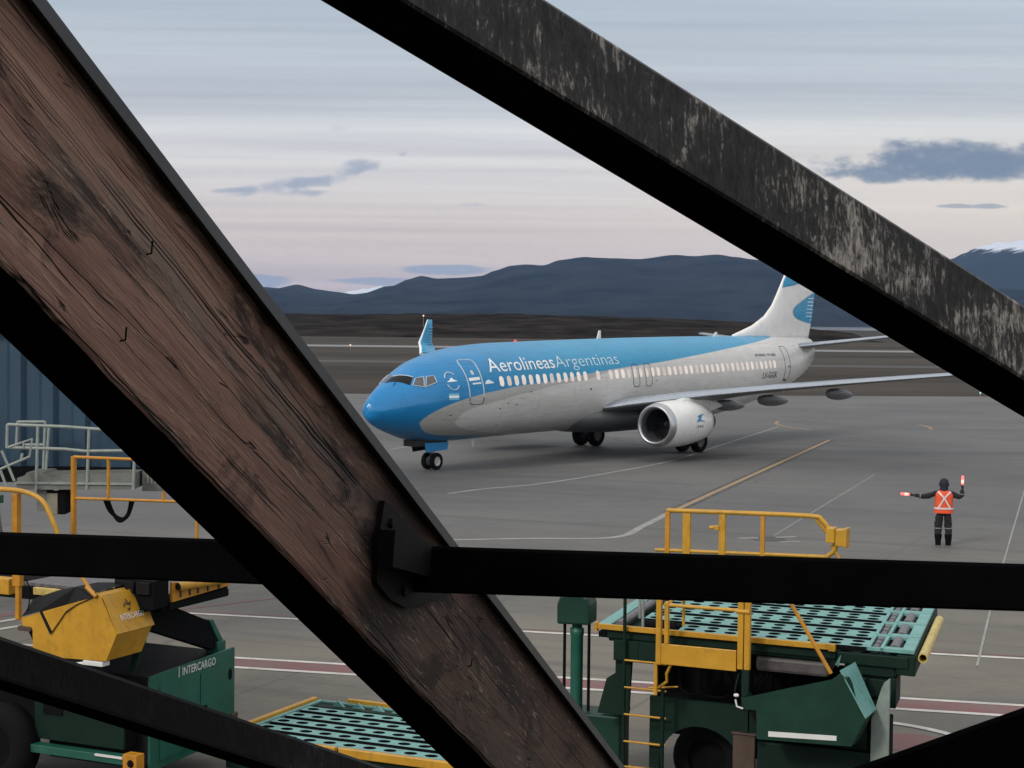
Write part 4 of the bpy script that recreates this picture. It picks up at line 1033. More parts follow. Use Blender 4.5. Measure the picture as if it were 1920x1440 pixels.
# chassis
b = MB(); b.box((.5, .62, 1.0), (3.35, 1.2, 1.72)); b.box((1.8, .62, .55), (3.35, 1.2, .999)); b.box((.6, 1.201, .6), (2.3, 3.6, 1.7)); b.box((3.3, .3, .35), (3.58, .62, 1.30)); b.build('chassis', M['black'], rl, .01)
b = MB()
arch = [(.55, 1.30), (.55, .30), (.70, .30)]+[(1.22+.54*math.cos(R(a)), .46+.52*math.sin(R(a))) for a in range(190, -11, -10)]+[(1.76, .30), (1.90, .30), (1.90, .92), (3.3, .92), (3.3, 1.30)]
b.prism(arch, .20, .26, 'y'); b.build('chassis_side', M['green_dk'], rl)
b = MB(); b.lathe([(-.14, .26), (-.16, .36), (-.12, .46), (.12, .46), (.16, .36), (.14, .26)], (1.22, .80, .46), 'y', 28); wv = b.build('wheel', M['tyre'], rl)
b = MB(); b.lathe([(-.10, .001), (-.12, .12), (-.06, .24), (-.10, .27), (.1, .27)], (1.22, .80, .46), 'y', 20); b.build('rim', M['black'], wv)
b = MB(); b.box((1.66, .12, .36), (1.94, .19, .96)); b.box((1.64, .10, .96), (1.96, .18, .985)); b.build('tool_box', M['rust'], rl, .01)
b = MB(); b.box((1.99, .02, .3), (3.38, .10, .92)); b.build('lower_panel', M['green_dk'], rl, .01)
# hoses and shadowy machinery behind the front
rnd = random.Random(4)
for q in range(9):
    x0 = .9+.28*q; P = [Vector((x0, .5, 1.68)), Vector((x0+.1*rnd.random(), .42, 1.35+.2*rnd.random())), Vector((x0+.35, .45, 1.25+.25*rnd.random())), Vector((x0+.5, .55, 1.66))]
    b = MB(); b.tube(smoothpts(P, 5), .018, 6); b.build('hydraulic_hose', M['black'], rl)
# ladder
b = MB(); b.tube([(.29, -.10, .02), (.29, -.10, 2.62)], .022, 6); b.tube([(.79, -.06, .02), (.79, -.06, 1.50)], .026, 6); b.box((.27, -.16, 0), (.31, .1, .03)); b.box((.76, -.16, 0), (.82, .1, .03)); b.build('ladder_rail', M['green_dk'], rl)
for z_ in (1.79, 1.45, 1.11, .77, .45, .14):
    b = MB(); b.tube([(.30, -.11, z_), (.78, -.11, z_)], .013, 6); b.tube([(.30, .10, z_-.05), (.79, .10, z_-.05)], .013, 6); b.build('ladder_rung', M['yellow'], rl)
# operator guard in front of the deck
b = MB(); b.box((.80, -.33, 1.83), (1.81, -.29, 2.08)); b.build('kick_plate', M['yellow'], rl, .006)
for x_, z0, z1, w_ in ((.82, 1.82, 3.05, .034), (.92, 2.08, 2.60, .026), (1.86, 1.86, 3.05, .036), (1.945, 1.86, 3.05, .036)):
    b = MB(); b.box((x_-w_, -.34, z0), (x_+w_, -.28, z1)); b.build('guard_post', M['yellow'], rl, .008)
b = MB(); b.tube([(.88, -.31, 2.56), (1.84, -.31, 2.565)], .022, 8); b.tube([(.95, -.28, 2.60), (.95, .35, 2.60), (.95, .35, 2.2)], .02, 8); b.tube([(1.80, -.33, 2.56), (1.97, -.33, 2.56)], .03, 8); b.build('guard_rail', M['yellow'], rl)
b = MB(); b.box((.765, -.33, 1.44), (.805, -.29, 1.83)); b.tube([(.97, -.28, 1.83), (.90, -.24, 1.70), (.90, -.22, 1.60), (.80, -.22, 1.52)], .02, 6); b.tube([(.62, -.1, 1.47), (1.0, -.1, 1.52)], .012, 6); b.build('guard_brace', M['yellow'], rl)
b = MB(); b.box((1.88, -.33, 1.1), (1.97, -.27, 1.858)); b.tube([(1.84, -.30, 1.80), (1.80, -.32, 1.62), (1.79, -.3, 1.52)], .012, 6); b.build('post_foot', M['green_dk'], rl, .006)
b = MB(); b.lathe([(-.03, .015), (0, .025), (.03, .015)], (1.83, -.36, 1.55), 'x', 10); b.tube([(1.82, -.36, 1.50), (1.84, -.37, 1.42), (1.92, -.37, 1.40)], .012, 6); b.build('cable_clamp', M['white'], rl)
# hinged control hood
def hood(parent, dx, dz, body, edge, y0=-.62, y1=-.24, notch=False):
    pts = [(1.97, 1.58), (2.55, 1.76), (3.06, 1.91), (3.16, 1.98), (3.22, 1.93), (3.45, 1.50), (3.29, 1.16), (2.17, 1.12), (2.16, 1.46), (2.02, 1.46)]
    pts = [(x_+dx, z_+dz) for x_, z_ in pts]
    b = MB(); n = len(pts)
    vs = [(x_, y0, z_) for x_, z_ in pts]+[(x_, y1, z_) for x_, z_ in pts]
    fs = [tuple(range(n))]+[(i, (i+1) % n, n+(i+1) % n, n+i) for i in range(2, n)]
    b.add(vs, fs); h = b.build('control_hood', body, parent)
    sm = h.modifiers.new('thick', 'SOLIDIFY'); sm.thickness = .012; sm.offset = 0
    b = MB(); b.prism([(pts[0][0]+.03, pts[0][1]-.05), (pts[2][0]-.02, pts[2][1]-.06), (pts[5][0]-.25, pts[5][1]+.25), (pts[6][0]-.1, pts[6][1]+.1), (pts[7][0]+.05, pts[7][1]+.06)], y0+.02, y1-.02, 'y'); b.build('hood_interior', M['black'], h)
    return h, pts
h1, hp = hood(rl, 0, 0, M['green_mid'], None)
b = MB(); b.prism([(2.31, 1.165), (3.12, 1.205), (3.12, 1.262), (2.31, 1.226)], -.636, -.628, 'y'); b.build('hood_stripe', M['white'], h1)
b = MB(); b.tube([(3.03, -.58, 1.97), (2.55, -.60, 2.745), (2.36, -.61, 3.05)], .024, 8); b.build('hood_pole', M['orange'], rl)
b = MB(); b.add([(3.14, -.62, 2.02), (3.45, -.64, 1.50), (3.47, -.22, 1.52), (3.20, -.16, 2.04)], [(0, 1, 2, 3)]); o = b.build('hood_flap', M['teal'], rl); o.modifiers.new('thick', 'SOLIDIFY').thickness = .015  # lighter teal paints in the sky reflected by this sloping green face
b = MB(); b.add([(2.98, -.2, 2.0), (3.05, -.2, 2.12), (3.02, -.18, 1.97)], [(0, 1, 2)]); o = b.build('hood_gusset', M['teal'], rl); o.modifiers.new('thick', 'SOLIDIFY').thickness = .01
b = MB(); b.prism([(3.41, .02), (3.63, .02), (3.63, 1.90), (3.56, 1.84), (3.42, 1.40)], -.20, -.16, 'y'); b.build('side_panel', M['greypaint'], rl, .006)
# lift cylinder at the left
b = MB(); b.lathe([(.92, .085), (1.9, .085), (1.92, .095), (2.0, .095), (2.01, .07), (2.1, .07)], (-.57, .6, 0), 'z', 20); b.build('lift_cylinder', M['green'], rl)
cap_ = [(-.81, 2.06), (-.81, 2.32), (-.77, 2.42), (-.70, 2.46), (-.45, 2.47), (-.38, 2.43), (-.345, 2.34), (-.345, 2.08)]
b = MB(); b.prism(cap_, .42, .80, 'y'); b.build('cylinder_cap', M['green_mid'], rl, .03)
for x_ in (-.745, -.40): b = MB(); b.tube([(x_, .6, .9), (x_, .6, 2.1)], .022, 8); b.build('lift_rod', M['black'], rl)
b = MB(); b.box((-.85, .40, .0), (.10, .9, .93)); b.prism([(-.2, .93), (.14, 1.02), (.14, .93)], .45, .8, 'y'); b.build('lift_base', M['green_mid'], rl, .02)
b = MB(); b.tube([(.50, -.02, 2.2), (.50, -.02, 2.75)], .018, 6); b.tube([(.30, .6, 2.2), (.30, .6, 3.0)], .02, 6); b.build('marker_post', M['galv'], rl)
# far guard rail of the deck
FR = 4.0
b = MB(); pt = [(-.62, FR, 3.22), (.5, FR, 3.245), (1.55, FR, 3.26), (1.72, FR, 3.21), (1.84, FR, 3.06), (1.92, FR, 2.88), (1.90, FR, 2.78), (1.80, FR, 2.69)]
b.tube(smoothpts([Vector(p) for p in pt], 4), .034, 8); b.tube([(-.80, FR, 2.62), (1.82, FR, 2.69)], .026, 8); b.tube([(1.62, FR+.02, 3.22), (1.82, FR+.02, 3.0)], .026, 6); b.tube([(1.86, FR, 2.86), (1.98, FR, 2.68)], .024, 6); b.build('far_guard_rail', M['yworn'] if False else M['yellow'], rl)
for x_, w_, t_ in ((-.61, .035, 3.2), (-.31, .06, 3.19), (.24, .05, 3.21), (.85, .03, 3.22)):
    b = MB(); b.box((x_-w_, FR-.03, 2.05), (x_+w_, FR+.03, t_)); b.build('far_guard_post', M['orange'] if w_ < .04 else M['yellow'], rl, .006)
b = MB(); b.box((.10, FR-.05, 2.98), (.20, FR+.03, 3.04)); b.tube([(.12, FR-.04, 3.01), (.06, FR-.04, 3.01)], .03, 8); b.build('latch', M['yellow'], rl, .006)
b = MB(); b.box((1.80, FR-.10, 2.90), (1.93, FR+.08, 3.12)); b.box((1.93, FR-.08, 2.86), (2.06, FR+.10, 3.10)); b.box((2.05, FR-.10, 2.84), (2.10, FR+.12, 3.12)); b.build('lamp_box', M['yellow'], rl, .012)
b = MB(); b.box((-.9, 3.6, 1.98), (2.2, 4.12, 2.08)); b.build('walkway', M['green_dk'], rl)

for o_ in rl.children_recursive:
    if o_.type == 'MESH':
        for v_ in o_.data.vertices:
            if 0 < v_.co.y < 3.7: v_.co.x -= .12*v_.co.y

# ---------------------------------------------------------------- left-hand loader
ll = empty('cargo_loader', tuple(Vector(LO)+Matrix.Rotation(LANG, 3, 'Z') @ Vector((-8.6, -2.5, 0))), LANG)
tag(ll, 'green and yellow cargo loader with white company lettering, under the boarding bridge at lower left', 'cargo loader', 'cargo loaders on the stand')
def q_(u_, v_, z_): return (u_+8.6, v_+2.5, z_)       # shared local frame -> this loader's own frame
# deck
b = MB(); b.box(q_(-9.4, -2.4, 2.30), q_(-5.05, -.95, 2.46)); b.box(q_(-9.4, -.949, 2.30), q_(-6.4, 1.1, 2.45)); b.build('deck_frame', M['black'], ll)
b = MB(); b.box(q_(-7.35, -2.3, 2.462), q_(-5.1, -1.0, 2.50)); b.build('deck_plate', M['roller'], ll)
b = MB(); b.box(q_(-7.05, -2.46, 2.38), q_(-5.9, -2.402, 2.475)); b.box(q_(-5.9, -2.44, 2.44), q_(-5.35, -2.402, 2.56)); b.build('deck_edge', M['yworn'], ll, .006)
b = MB(); b.prism([(-1.0+2.5-1.25, 2.41), (-1.0+2.5, 2.45), (-1.0+2.5, 2.50), (-1.0+2.5-1.25, 2.66)], q_(-5.04, 0, 0)[0], q_(-5.0, 0, 0)[0], 'x'); b.build('side_girder', M['orange'], ll)
for v_ in (-2.1, -1.9, -1.72, -1.5, -1.25):
    b = MB(); b.box(q_(-4.999, v_, 2.45), q_(-4.985, v_+.03, 2.56)); b.build('girder_lug', M['rust'], ll)
n = 14; b = MB(); b.tube([q_(-4.96, -2.2, 2.60), q_(-4.96, -1.15, 2.56)], .055, n, cap=False); b.build('bumper_tube', M['yellow'], ll)
b = MB(); b.lathe([(0, .0), (0, .04)], q_(-4.96, -2.19, 2.60), 'y', 14); b.build('tube_end', M['black'], ll)
b = MB(); b.box(q_(-5.10, -2.3, 2.32), q_(-5.0, -1.0, 2.405)); b.build('girder_underside', M['black'], ll)
b = MB(); b.box(q_(-5.62, -2.62, 2.36), q_(-5.02, -2.3, 2.72)); b.build('end_block', M['black'], ll, .01)
b = MB(); b.box(q_(-5.58, -2.66, 2.55), q_(-5.30, -2.621, 2.70)); b.box(q_(-5.26, -2.66, 2.55), q_(-5.06, -2.621, 2.70)); b.build('end_panel', M['tarp'], ll, .005)
b = MB(); b.box(q_(-5.60, -2.66, 2.26), q_(-5.20, -2.4, 2.358)); b.build('end_bracket', M['green_dk'], ll, .005)
b = MB(); b.box(q_(-5.32, -2.68, 2.14), q_(-5.24, -2.6, 2.259)); b.build('hook', M['galv'], ll, .005)
# yellow hood with its cover
h2, hp = hood(ll, 0, .64, M['yellow'], None, -.68, .02)
def hq(x_, y_, z_): return (x_, y_, z_)
b = MB()
# slanting face that carries the lettering, hinged on the hood's right side
a_, c_ = Vector((3.245, -.70, 2.605)), Vector((3.478, -.70, 2.145)); d_ = Vector((0, .74, 0))
b.add([a_, c_, c_+d_, a_+d_], [(0, 1, 2, 3)]); fl = b.build('hood_flap', M['yellow'], ll); fl.modifiers.new('thick', 'SOLIDIFY').thickness = .012; fl.modifiers['thick'].offset = 0
sl_ = (a_-c_).normalized(); nn = d_.cross(sl_).normalized()
O_ = c_+sl_*.15+d_*.20+nn*.016
text_obj('company_lettering', 'INTERCARGO', M['white'], fl, O_, d_, sl_, .46, .075)
b = MB(); O2 = c_+sl_*.33+d_*.40+nn*.018
for q in [(0, .0, .05, .05), (.05, .03, .13, .02), (.11, .0, .16, .05), (.05, -.05, .11, -.035), (.06, .09, .10, .05)]:
    x0, z0, x1, z1 = q; e1, e2 = d_.normalized(), sl_
    b.add([O2+e1*x0+e2*z0, O2+e1*x1+e2*z1, O2+e1*(x1-.01)+e2*(z1-.03), O2+e1*(x0+.01)+e2*(z0-.03)], [(0, 1, 2, 3)])
b.build('company_emblem', M['rust'], fl)
cov = [Vector(p) for p in [(2.0, -.70, 2.24), (2.28, -.705, 2.33), (2.45, -.705, 2.05), (2.68, -.705, 2.34), (2.85, -.70, 2.45), (3.10, -.70, 2.56), (3.16, -.70, 2.64), (3.16, .04, 2.66), (2.6, .02, 2.62), (2.0, .04, 2.48), (1.85, -.3, 2.40)]]
b = MB(); ctr = Vector((2.62, -.42, 2.62)); nv = len(cov); b.add(cov+[ctr], [(i, (i+1) % nv, nv) for i in range(nv)]); o = b.build('hood_cover', M['tarp'], ll)
o.modifiers.new('sub', 'SUBSURF').render_levels = 0
b = MB(); b.tube([(3.08, -.66, 2.60), (2.88, -.67, 2.84), (2.80, -.67, 2.93)], .024, 8); b.tube([(3.0, -.69, 2.69), (3.16, -.70, 2.58)], .03, 6); b.build('hood_pole', M['orange'], ll)
b = MB(); b.tube([(2.62, -.68, 2.62), (2.46, -.69, 1.83)], .012, 5); b.build('hood_strap', M['rust'], ll) if False else None
b = MB(); b.box((2.95, -.70, 1.72), (3.25, -.55, 1.78)); b.tube([(2.7, -.7, 1.62), (2.85, -.68, 1.72), (2.98, -.66, 1.74)], .025, 6); b.build('hood_latch', M['white'], ll, .01)
b = MB(); b.box((1.93, -.70, 2.06), (2.14, -.5, 2.12)); b.build('hood_hinge', M['rust'], ll, .01)
# mast post and yellow lamp box
b = MB(); b.box((1.91, -.72, 2.2), (1.97, -.66, 2.62)); b.box((1.87, -.73, 2.62), (1.99, -.65, 2.85)); b.build('guard_post', M['orange'], ll, .006)
b = MB(); b.box((1.40, -.72, 2.50), (1.81, -.55, 2.70)); b.build('lamp_box', M['yellow'], ll, .01)
b = MB(); b.tube([(1.98, -.6, 2.70), (2.02, -.55, 2.55), (2.01, -.6, 2.3)], .008, 5); b.build('cable', M['black'], ll)
# engine cover facing right
ux = 3.5
b = MB(); b.box((1.9, -.06, .32), (ux-.04, 1.80, 1.50)); b.build('engine_housing', M['tarp'], ll, .01)
b = MB(); b.prism([(-.07, .30), (1.80, .36), (1.80, 1.57), (-.07, 1.505)], ux-.038, ux, 'x'); ec = b.build('engine_cover', M['green'], ll, .006)
for y0, y1 in ((.12, .98), (1.0, 1.58)):
    b = MB(); b.prism([(y0, .40), (y1, .42), (y1, 1.37+.02*y1), (y0, 1.35)], ux+.002, ux+.012, 'x'); dr = b.build('cover_door', M['green'], ec, .004)
    b = MB(); b.box((ux+.013, y1-.12 if y0 < .5 else y0+.06, .80), (ux+.03, y1-.06 if y0 < .5 else y0+.12, .92)); b.build('handle', M['black'], dr)
text_obj('company_lettering', 'INTERCARGO', M['white'], ec, (ux+.004, .60, 1.405), (0, 1, .012), (0, 0, 1), .74, .105)
b = MB(); b.box((ux, .53, 1.39), (ux+.004, .54, 1.53)); b.build('lettering_bar', M['white'], ec)
b = MB(); b.add([(ux+.003, 1.69+.045*math.cos(2*math.pi*k/18), 1.22+.08*math.sin(2*math.pi*k/18)) for k in range(18)], [tuple(range(18))]); b.build('lifting_hole', M['black'], ec)
b = MB(); b.box((ux-.05, 1.72, .60), (ux+.02, 1.86, .68)); b.build('tail_lamp', M['rust'], ll, .01)
# black strut from the deck down to the cover, with green knuckle
b = MB(); b.prism([(-.1, 2.40), (.22, 2.44), (1.40, 1.98), (1.66, 1.62), (1.52, 1.56), (.5, 1.92), (-.3, 2.2)], ux-.30, ux-.16, 'x'); b.build('lift_arm', M['black'], ll, .01)
b = MB(); b.prism([(1.40, 1.985), (1.50, 1.98), (1.74, 1.66), (1.66, 1.62)], ux-.32, ux-.14, 'x'); b.box((ux-.33, 1.58, 1.5), (ux-.13, 1.78, 1.66)); b.build('lift_arm_knuckle', M['green'], ll, .01)
b = MB(); b.prism([(.10, 1.86), (.20, 1.90), (.06, 1.58), (-.06, 1.54)], ux-.36, ux-.26, 'x'); b.build('prop_arm', M['green_dk'], ll, .005)
b = MB(); b.box((ux-.42, .02, 1.90), (ux-.38, .06, 2.02)); b.build('hose_end', M['white'], ll)
# body front, mostly behind the lower brace
b = MB(); b.box((.2, -.30, .62), (3.3, .9, 1.46)); b.build('chassis', M['black'], ll)
b = MB(); b.box((1.9, -.34, .62), (3.3, -.302, 1.2)); b.build('chassis_side', M['green_dk'], ll, .006)
b = MB(); b.box((2.05, -.36, .95), (2.35, -.341, 1.2)); b.build('access_panel', M['black'], ll, .004)
b = MB(); b.box((1.0, -.5, .48), (3.6, -.34, .58)); b.build('side_step', M['green'], ll, .006)
b = MB(); b.box((3.0, -.53, .56), (3.42, -.5, .585)); b.build('white_bar', M['white'], ll)
b = MB(); b.box((3.45, -.56, .44), (3.66, -.40, .64)); b.lathe([(0, .05), (-.008, .05), (-.008, .0)], (3.57, -.56, .53), 'y', 14, 1); b.build('end_buffer', [M['orange'], M['black']], ll, .01)
b = MB(); b.lathe([(-.15, .26), (-.18, .38), (-.12, .52), (.12, .52), (.18, .38), (.15, .26)], (1.45, -.42, .52), 'y', 28); wv = b.build('wheel', M['tyre'], ll)
b = MB(); b.lathe([(-.10, .001), (-.12, .12), (-.06, .24), (-.10, .27), (.1, .27)], (1.45, -.42, .52), 'y', 20); b.build('rim', M['black'], wv)
# far guard rails, seen above the black steel rail
FV = 3.5
b = MB(); b.tube([(-.60, FV, 2.30), (-.60, FV, 3.86)], .045, 8); b.build('far_guard_post', M['orange'], ll)
b = MB(); b.tube([(-.60, FV, 3.85), (1.3, FV, 3.87)], .024, 8); b.tube([(-.58, FV, 3.215), (1.45, FV, 3.27)], .022, 8); b.build('far_guard_rail', M['orange'], ll)
for x_, z0, z1 in ((.06, 3.22, 3.84), (1.08, 3.25, 3.40), (1.68, 2.4, 3.0)): b = MB(); b.tube([(x_, FV, z0), (x_, FV, z1)], .026, 8); b.build('far_guard_post', M['orange'], ll)
b = MB(); b.tube(smoothpts([Vector(p) for p in [(-2.2, 2.5, 3.42), (-1.25, 2.5, 3.41), (-.75, 2.5, 3.40), (-.40, 2.5, 3.30), (-.22, 2.5, 3.08), (-.05, 2.5, 2.72), (.05, 2.5, 2.35)]], 4), .038, 8); b.build('hand_rail', M['yellow'], ll)
b = MB(); b.box((-.90, 2.45, 2.3), (-.80, 2.55, 3.36)); b.build('hand_rail_post', M['orange'], ll, .008)
b = MB(); b.box((-1.6, 2.3, 3.22), (-1.02, 2.42, 3.34)); b.box((-1.6, 2.3, 3.10), (-1.10, 2.4, 3.13)); b.build('control_box', M['green'], ll, .01)
for q in range(4): b = MB(); b.tube(smoothpts([Vector((-1.3+.08*q, 2.35, 3.2)), Vector((-1.15+.05*q, 2.3, 3.02)), Vector((-1.02+.02*q, 2.3, 2.9-.03*q)), Vector((-1.0+.03*q, 2.35, 2.5))], 4), .016, 6); b.build('cable', M['hose'], ll)

# ---------------------------------------------------------------- low roller platform between the loaders
lp = empty('roller_platform', tuple(Vector(LO)+Matrix.Rotation(LANG, 3, 'Z') @ Vector((-3.1, -.2, 0))), LANG)
tag(lp, 'low teal roller platform with yellow edges and rows of holes, beside the timber foot', 'roller platform')
ZP = .55; x0, x1, y0, y1 = -1.72, 1.75, -1.12, 1.16
b = MB(); b.box((x0, y0, .10), (x1, y1, ZP-.10)); b.build('frame', M['green_dk'], lp, .01)
b = MB(); b.box((x0+.05, y0+.05, ZP-.0985), (x1-.05, y1-.05, ZP-.06)); b.build('pan', M['black'], lp)
for j in range(5):
    yy = y0+.10+.385*j
    b = MB(); holed_plate(b, x0+.12, x1-.1, yy, yy+.24, ZP, 11, 1, .070, .05, rx=.090); b.build('roller_plate', [M['teal'], M['black']], lp)
    if j < 4: b = MB(); roller(b, (x0+.3, yy+.31, ZP-.05), (x1-.3, yy+.31, ZP-.05), .035); b.build('drive_roller', M['green_dk'], lp)
b = MB(); b.box((x0+.02, y1-.26, ZP-.05), (x1, y1-.02, ZP-.02)); b.build('end_plate', M['green_dk'], lp)
for k in range(10):
    xx = x0+.35+.32*k; b = MB(); b.prism([(xx, ZP-.02), (xx+.2, ZP-.02), (xx+.1, ZP+.06)], y1-.16, y1-.12, 'y'); b.build('stop_lug', M['teal'], lp)
b = MB(); b.box((x0+.05, y0, ZP-.02), (x0+.11, y1, ZP+.012)); b.box((x0+.12, y1-.05, ZP-.02), (x1, y1, ZP+.010)); b.box((x0+.12, y0, ZP-.02), (x1, y0+.05, ZP+.011)); b.build('rim_plate', M['teal'], lp, .004)
b = MB(); b.box((x0-.04, y0+.05, ZP-.06), (x0+.04, y1-.02, ZP+.05)); b.build('edge_guard', M['yellow'], lp, .01)
b = MB(); b.box((x0+.5, y1+.002, ZP-.06), (x1, y1+.08, ZP+.06)); b.build('edge_guard', M['yellow'], lp, .01)
b = MB(); b.box((x0+.2, y0-.08, ZP-.08), (x0+1.7, y0-.002, ZP+.03)); b.box((x0+1.75, y0-.08, ZP-.08), (x1, y0-.002, ZP+.03)); b.build('edge_guard', M['yellow'], lp, .01)
for x_, y_ in ((x0+.6, y0+.25), (x1-.6, y0+.25), (x0+.6, y1-.25), (x1-.6, y1-.25)):
    b = MB(); b.lathe([(-.06, .06), (-.07, .16), (-.05, .2), (.05, .2), (.07, .16), (.06, .06)], (x_, y_, .2), 'y', 18); b.build('wheel', M['tyre'], lp)

# ---------------------------------------------------------------- boarding bridge at left
BLU = mat('dark_blue_ribbed_steel', (.022, .055, .090), .45, var=.12, nscale=.8, dirt=(.012, .02, .03), dirtamt=.4)
BLU2 = mat('blue_trim', (.06, .11, .17), .45, var=.1)
jb = empty('boarding_bridge', (-9, 33, 0)); tag(jb, 'dark blue ribbed boarding bridge with grey service platform, behind the timber at left', 'boarding bridge')
b = MB(); x = -9.0; prof = [] ; yb = -1.0; top, bot = 5.70, 3.20
while x < 3.6:
    prof += [(x, yb), (x+.16, yb), (x+.24, yb-.10), (x+.44, yb-.10), (x+.52, yb)]; x += .60
vs = []
for px_, py_ in prof: vs += [(px_, py_, bot), (px_, py_, top)]
nq = len(prof); b.add(vs, [(2*i, 2*i+2, 2*i+3, 2*i+1) for i in range(nq-1)])
b.box((-9, yb+.002, bot), (3.6, yb+2.6, top)); b.build('tunnel', BLU, jb)
b = MB(); b.box((-9.2, yb-.2, top), (3.7, yb+2.7, top+.16)); b.build('roof_edge', BLU2, jb, .01)
b = MB(); b.box((-9.2, yb-.1, bot-.30), (3.6, yb+2.5, bot-.001)); b.build('floor_beam', M['black'], jb)
b = MB(); b.box((1.3, yb-.115, bot+.85), (1.9, yb-.101, bot+.92)); b.build('door_top', M['black'], jb)
b = MB(); b.box((1.35, yb-.108, bot), (1.9, yb-.102, bot+.85)); b.build('service_door', BLU, jb)
PXY = lambda px, py, Y=30.6: at(px, py, Y)-Vector((-9, 33, 0))
def Rl(name, paths, r, m_, Y=30.6):
    b = MB()
    for p in paths: b.tube([PXY(*q, Y) if len(q) == 2 else PXY(*q) for q in p], r, 8)
    return b.build(name, m_, jb)
Rl('platform_rail', [[(14, 796), (120, 800), (200, 806), (400, 820)], [(14, 839), (120, 842), (160, 846), (230, 845), (420, 848)], [(14, 795), (13, 840)], [(71, 799), (68, 918)], [(167, 803), (163, 918)], [(252, 860), (250, 918)]], .030, M['galv'])
Rl('inner_rail', [[(33, 791), (85, 791)], [(33, 790), (31, 832)], [(85, 790), (81, 888)], [(48, 834), (83, 834)], [(92, 800), (86, 884)]], .028, M['galv'], 31.4)
Rl('stair_rail', [[(18, 838), (60, 823), (56, 856), (0, 880), (-40, 898)], [(3, 845), (14, 870), (27, 902)], [(0, 880), (12, 912)], [(42, 850), (40, 862)], [(45, 830), (44, 840)]], .026, M['galv'], 30.2)
pf = [PXY(*p) for p in [(30, 918), (250, 918), (250, 888), (84, 890), (78, 886), (50, 886), (46, 892), (32, 896)]]
b = MB(); b.prism([(p.x, p.z) for p in pf], pf[0].y, pf[0].y+.9, 'y'); b.build('platform', M['galv_dk'], jb)
b = MB(); p0, p1 = PXY(28, 905), PXY(251, 909); b.box((p0.x, p0.y-.03, p0.z-.02), (p1.x, p0.y-.002, p0.z+.02)); b.build('platform_edge', M['galv'], jb)
b = MB(); p0, p1 = PXY(66, 960), PXY(84, 915); b.box((p0.x, p0.y+.1, p0.z), (p1.x, p0.y+.6, p1.z)); b.build('platform_bracket', M['galv_dk'], jb)
b = MB(); p0, p1 = PXY(84, 966), PXY(105, 926); b.box((p0.x, p0.y+.1, p0.z), (p1.x, p0.y+.6, p1.z)); b.build('junction_box', M['tan'], jb, .01)
b = MB(); p0, p1 = PXY(105, 966), PXY(119, 920); b.box((p0.x+.002, p0.y+.12, p0.z), (p1.x, p0.y+.7, p1.z)); b.build('junction_box_side', M['black'], jb, .01)
b = MB(); p0, p1 = PXY(250, 926), PXY(300, 872); b.box((p0.x+.05, p0.y+.5, p0.z), (p1.x+.6, p0.y+.9, p1.z)); b.build('louvre_box', M['galv_dk'], jb)
for q in range(6): b = MB(); b.box((p0.x+.14+.07*q, p0.y+.48, p0.z+.14), (p0.x+.17+.07*q, p0.y+.499, p1.z-.1)); b.build('louvre', M['galv'], jb)
for k in range(3): Rl('hanging_cable', [smoothpts([Vector((196+3*k, 935)), Vector((206+2*k, 958)), Vector((226-k, 973+2*k)), Vector((240, 966-k)), Vector((250-2*k, 936))], 4)], .035, M['black'], 31.2)
b = MB(); b.box((-5.2, .0, 0.0), (-4.5, .7, bot-.3)); b.box((-5.9, -.3, .25), (-3.8, 1.0, .9)); b.build('support_column', M['galv_dk'], jb)
for x_ in (-5.8, -4.2): b = MB(); b.lathe([(-.2, .3), (-.22, .5), (-.15, .55), (.15, .55), (.22, .5), (.2, .3)], (x_, .35, .55), 'y', 24); b.build('wheel', M['tyre'], jb)

# ---------------------------------------------------------------- far lamps on the airfield
LMP = mat('warm_lamp', (.8, .6, .4), .4, emit=(1, .66, .42), estr=1.1)
for (px, py, Y, z_, lab) in ((657, 647, 330, 1.2, 'small bright runway lamp on a short post left of the aircraft winglet'), (794, 592, 640, 9, 'tiny pale beacon on a mast standing on the dark scrub hill'), (1838, 737, 140, .4, 'tiny green edge lamp at the apron border, far right')):
    p = at(px, py, Y); e = empty('airfield_lamp', (p.x, p.y, 0)); tag(e, lab, 'lamp', 'airfield lamps')
    k = Y/3211*1.5; b = MB(); b.lathe([(-k, .0), (-k*.7, k*.7), (0, k), (k*.7, k*.7), (k, 0)], (0, 0, p.z), 'z', 10); b.build('lamp_head', LMP if Y > 200 else mat('green_lamp', (.3, .6, .5), .4, emit=(.4, 1, .75), estr=.9), e)
    b = MB(); b.tube([(0, 0, 0), (0, 0, p.z)], k*.25, 6); b.build('post', M['steel'], e)

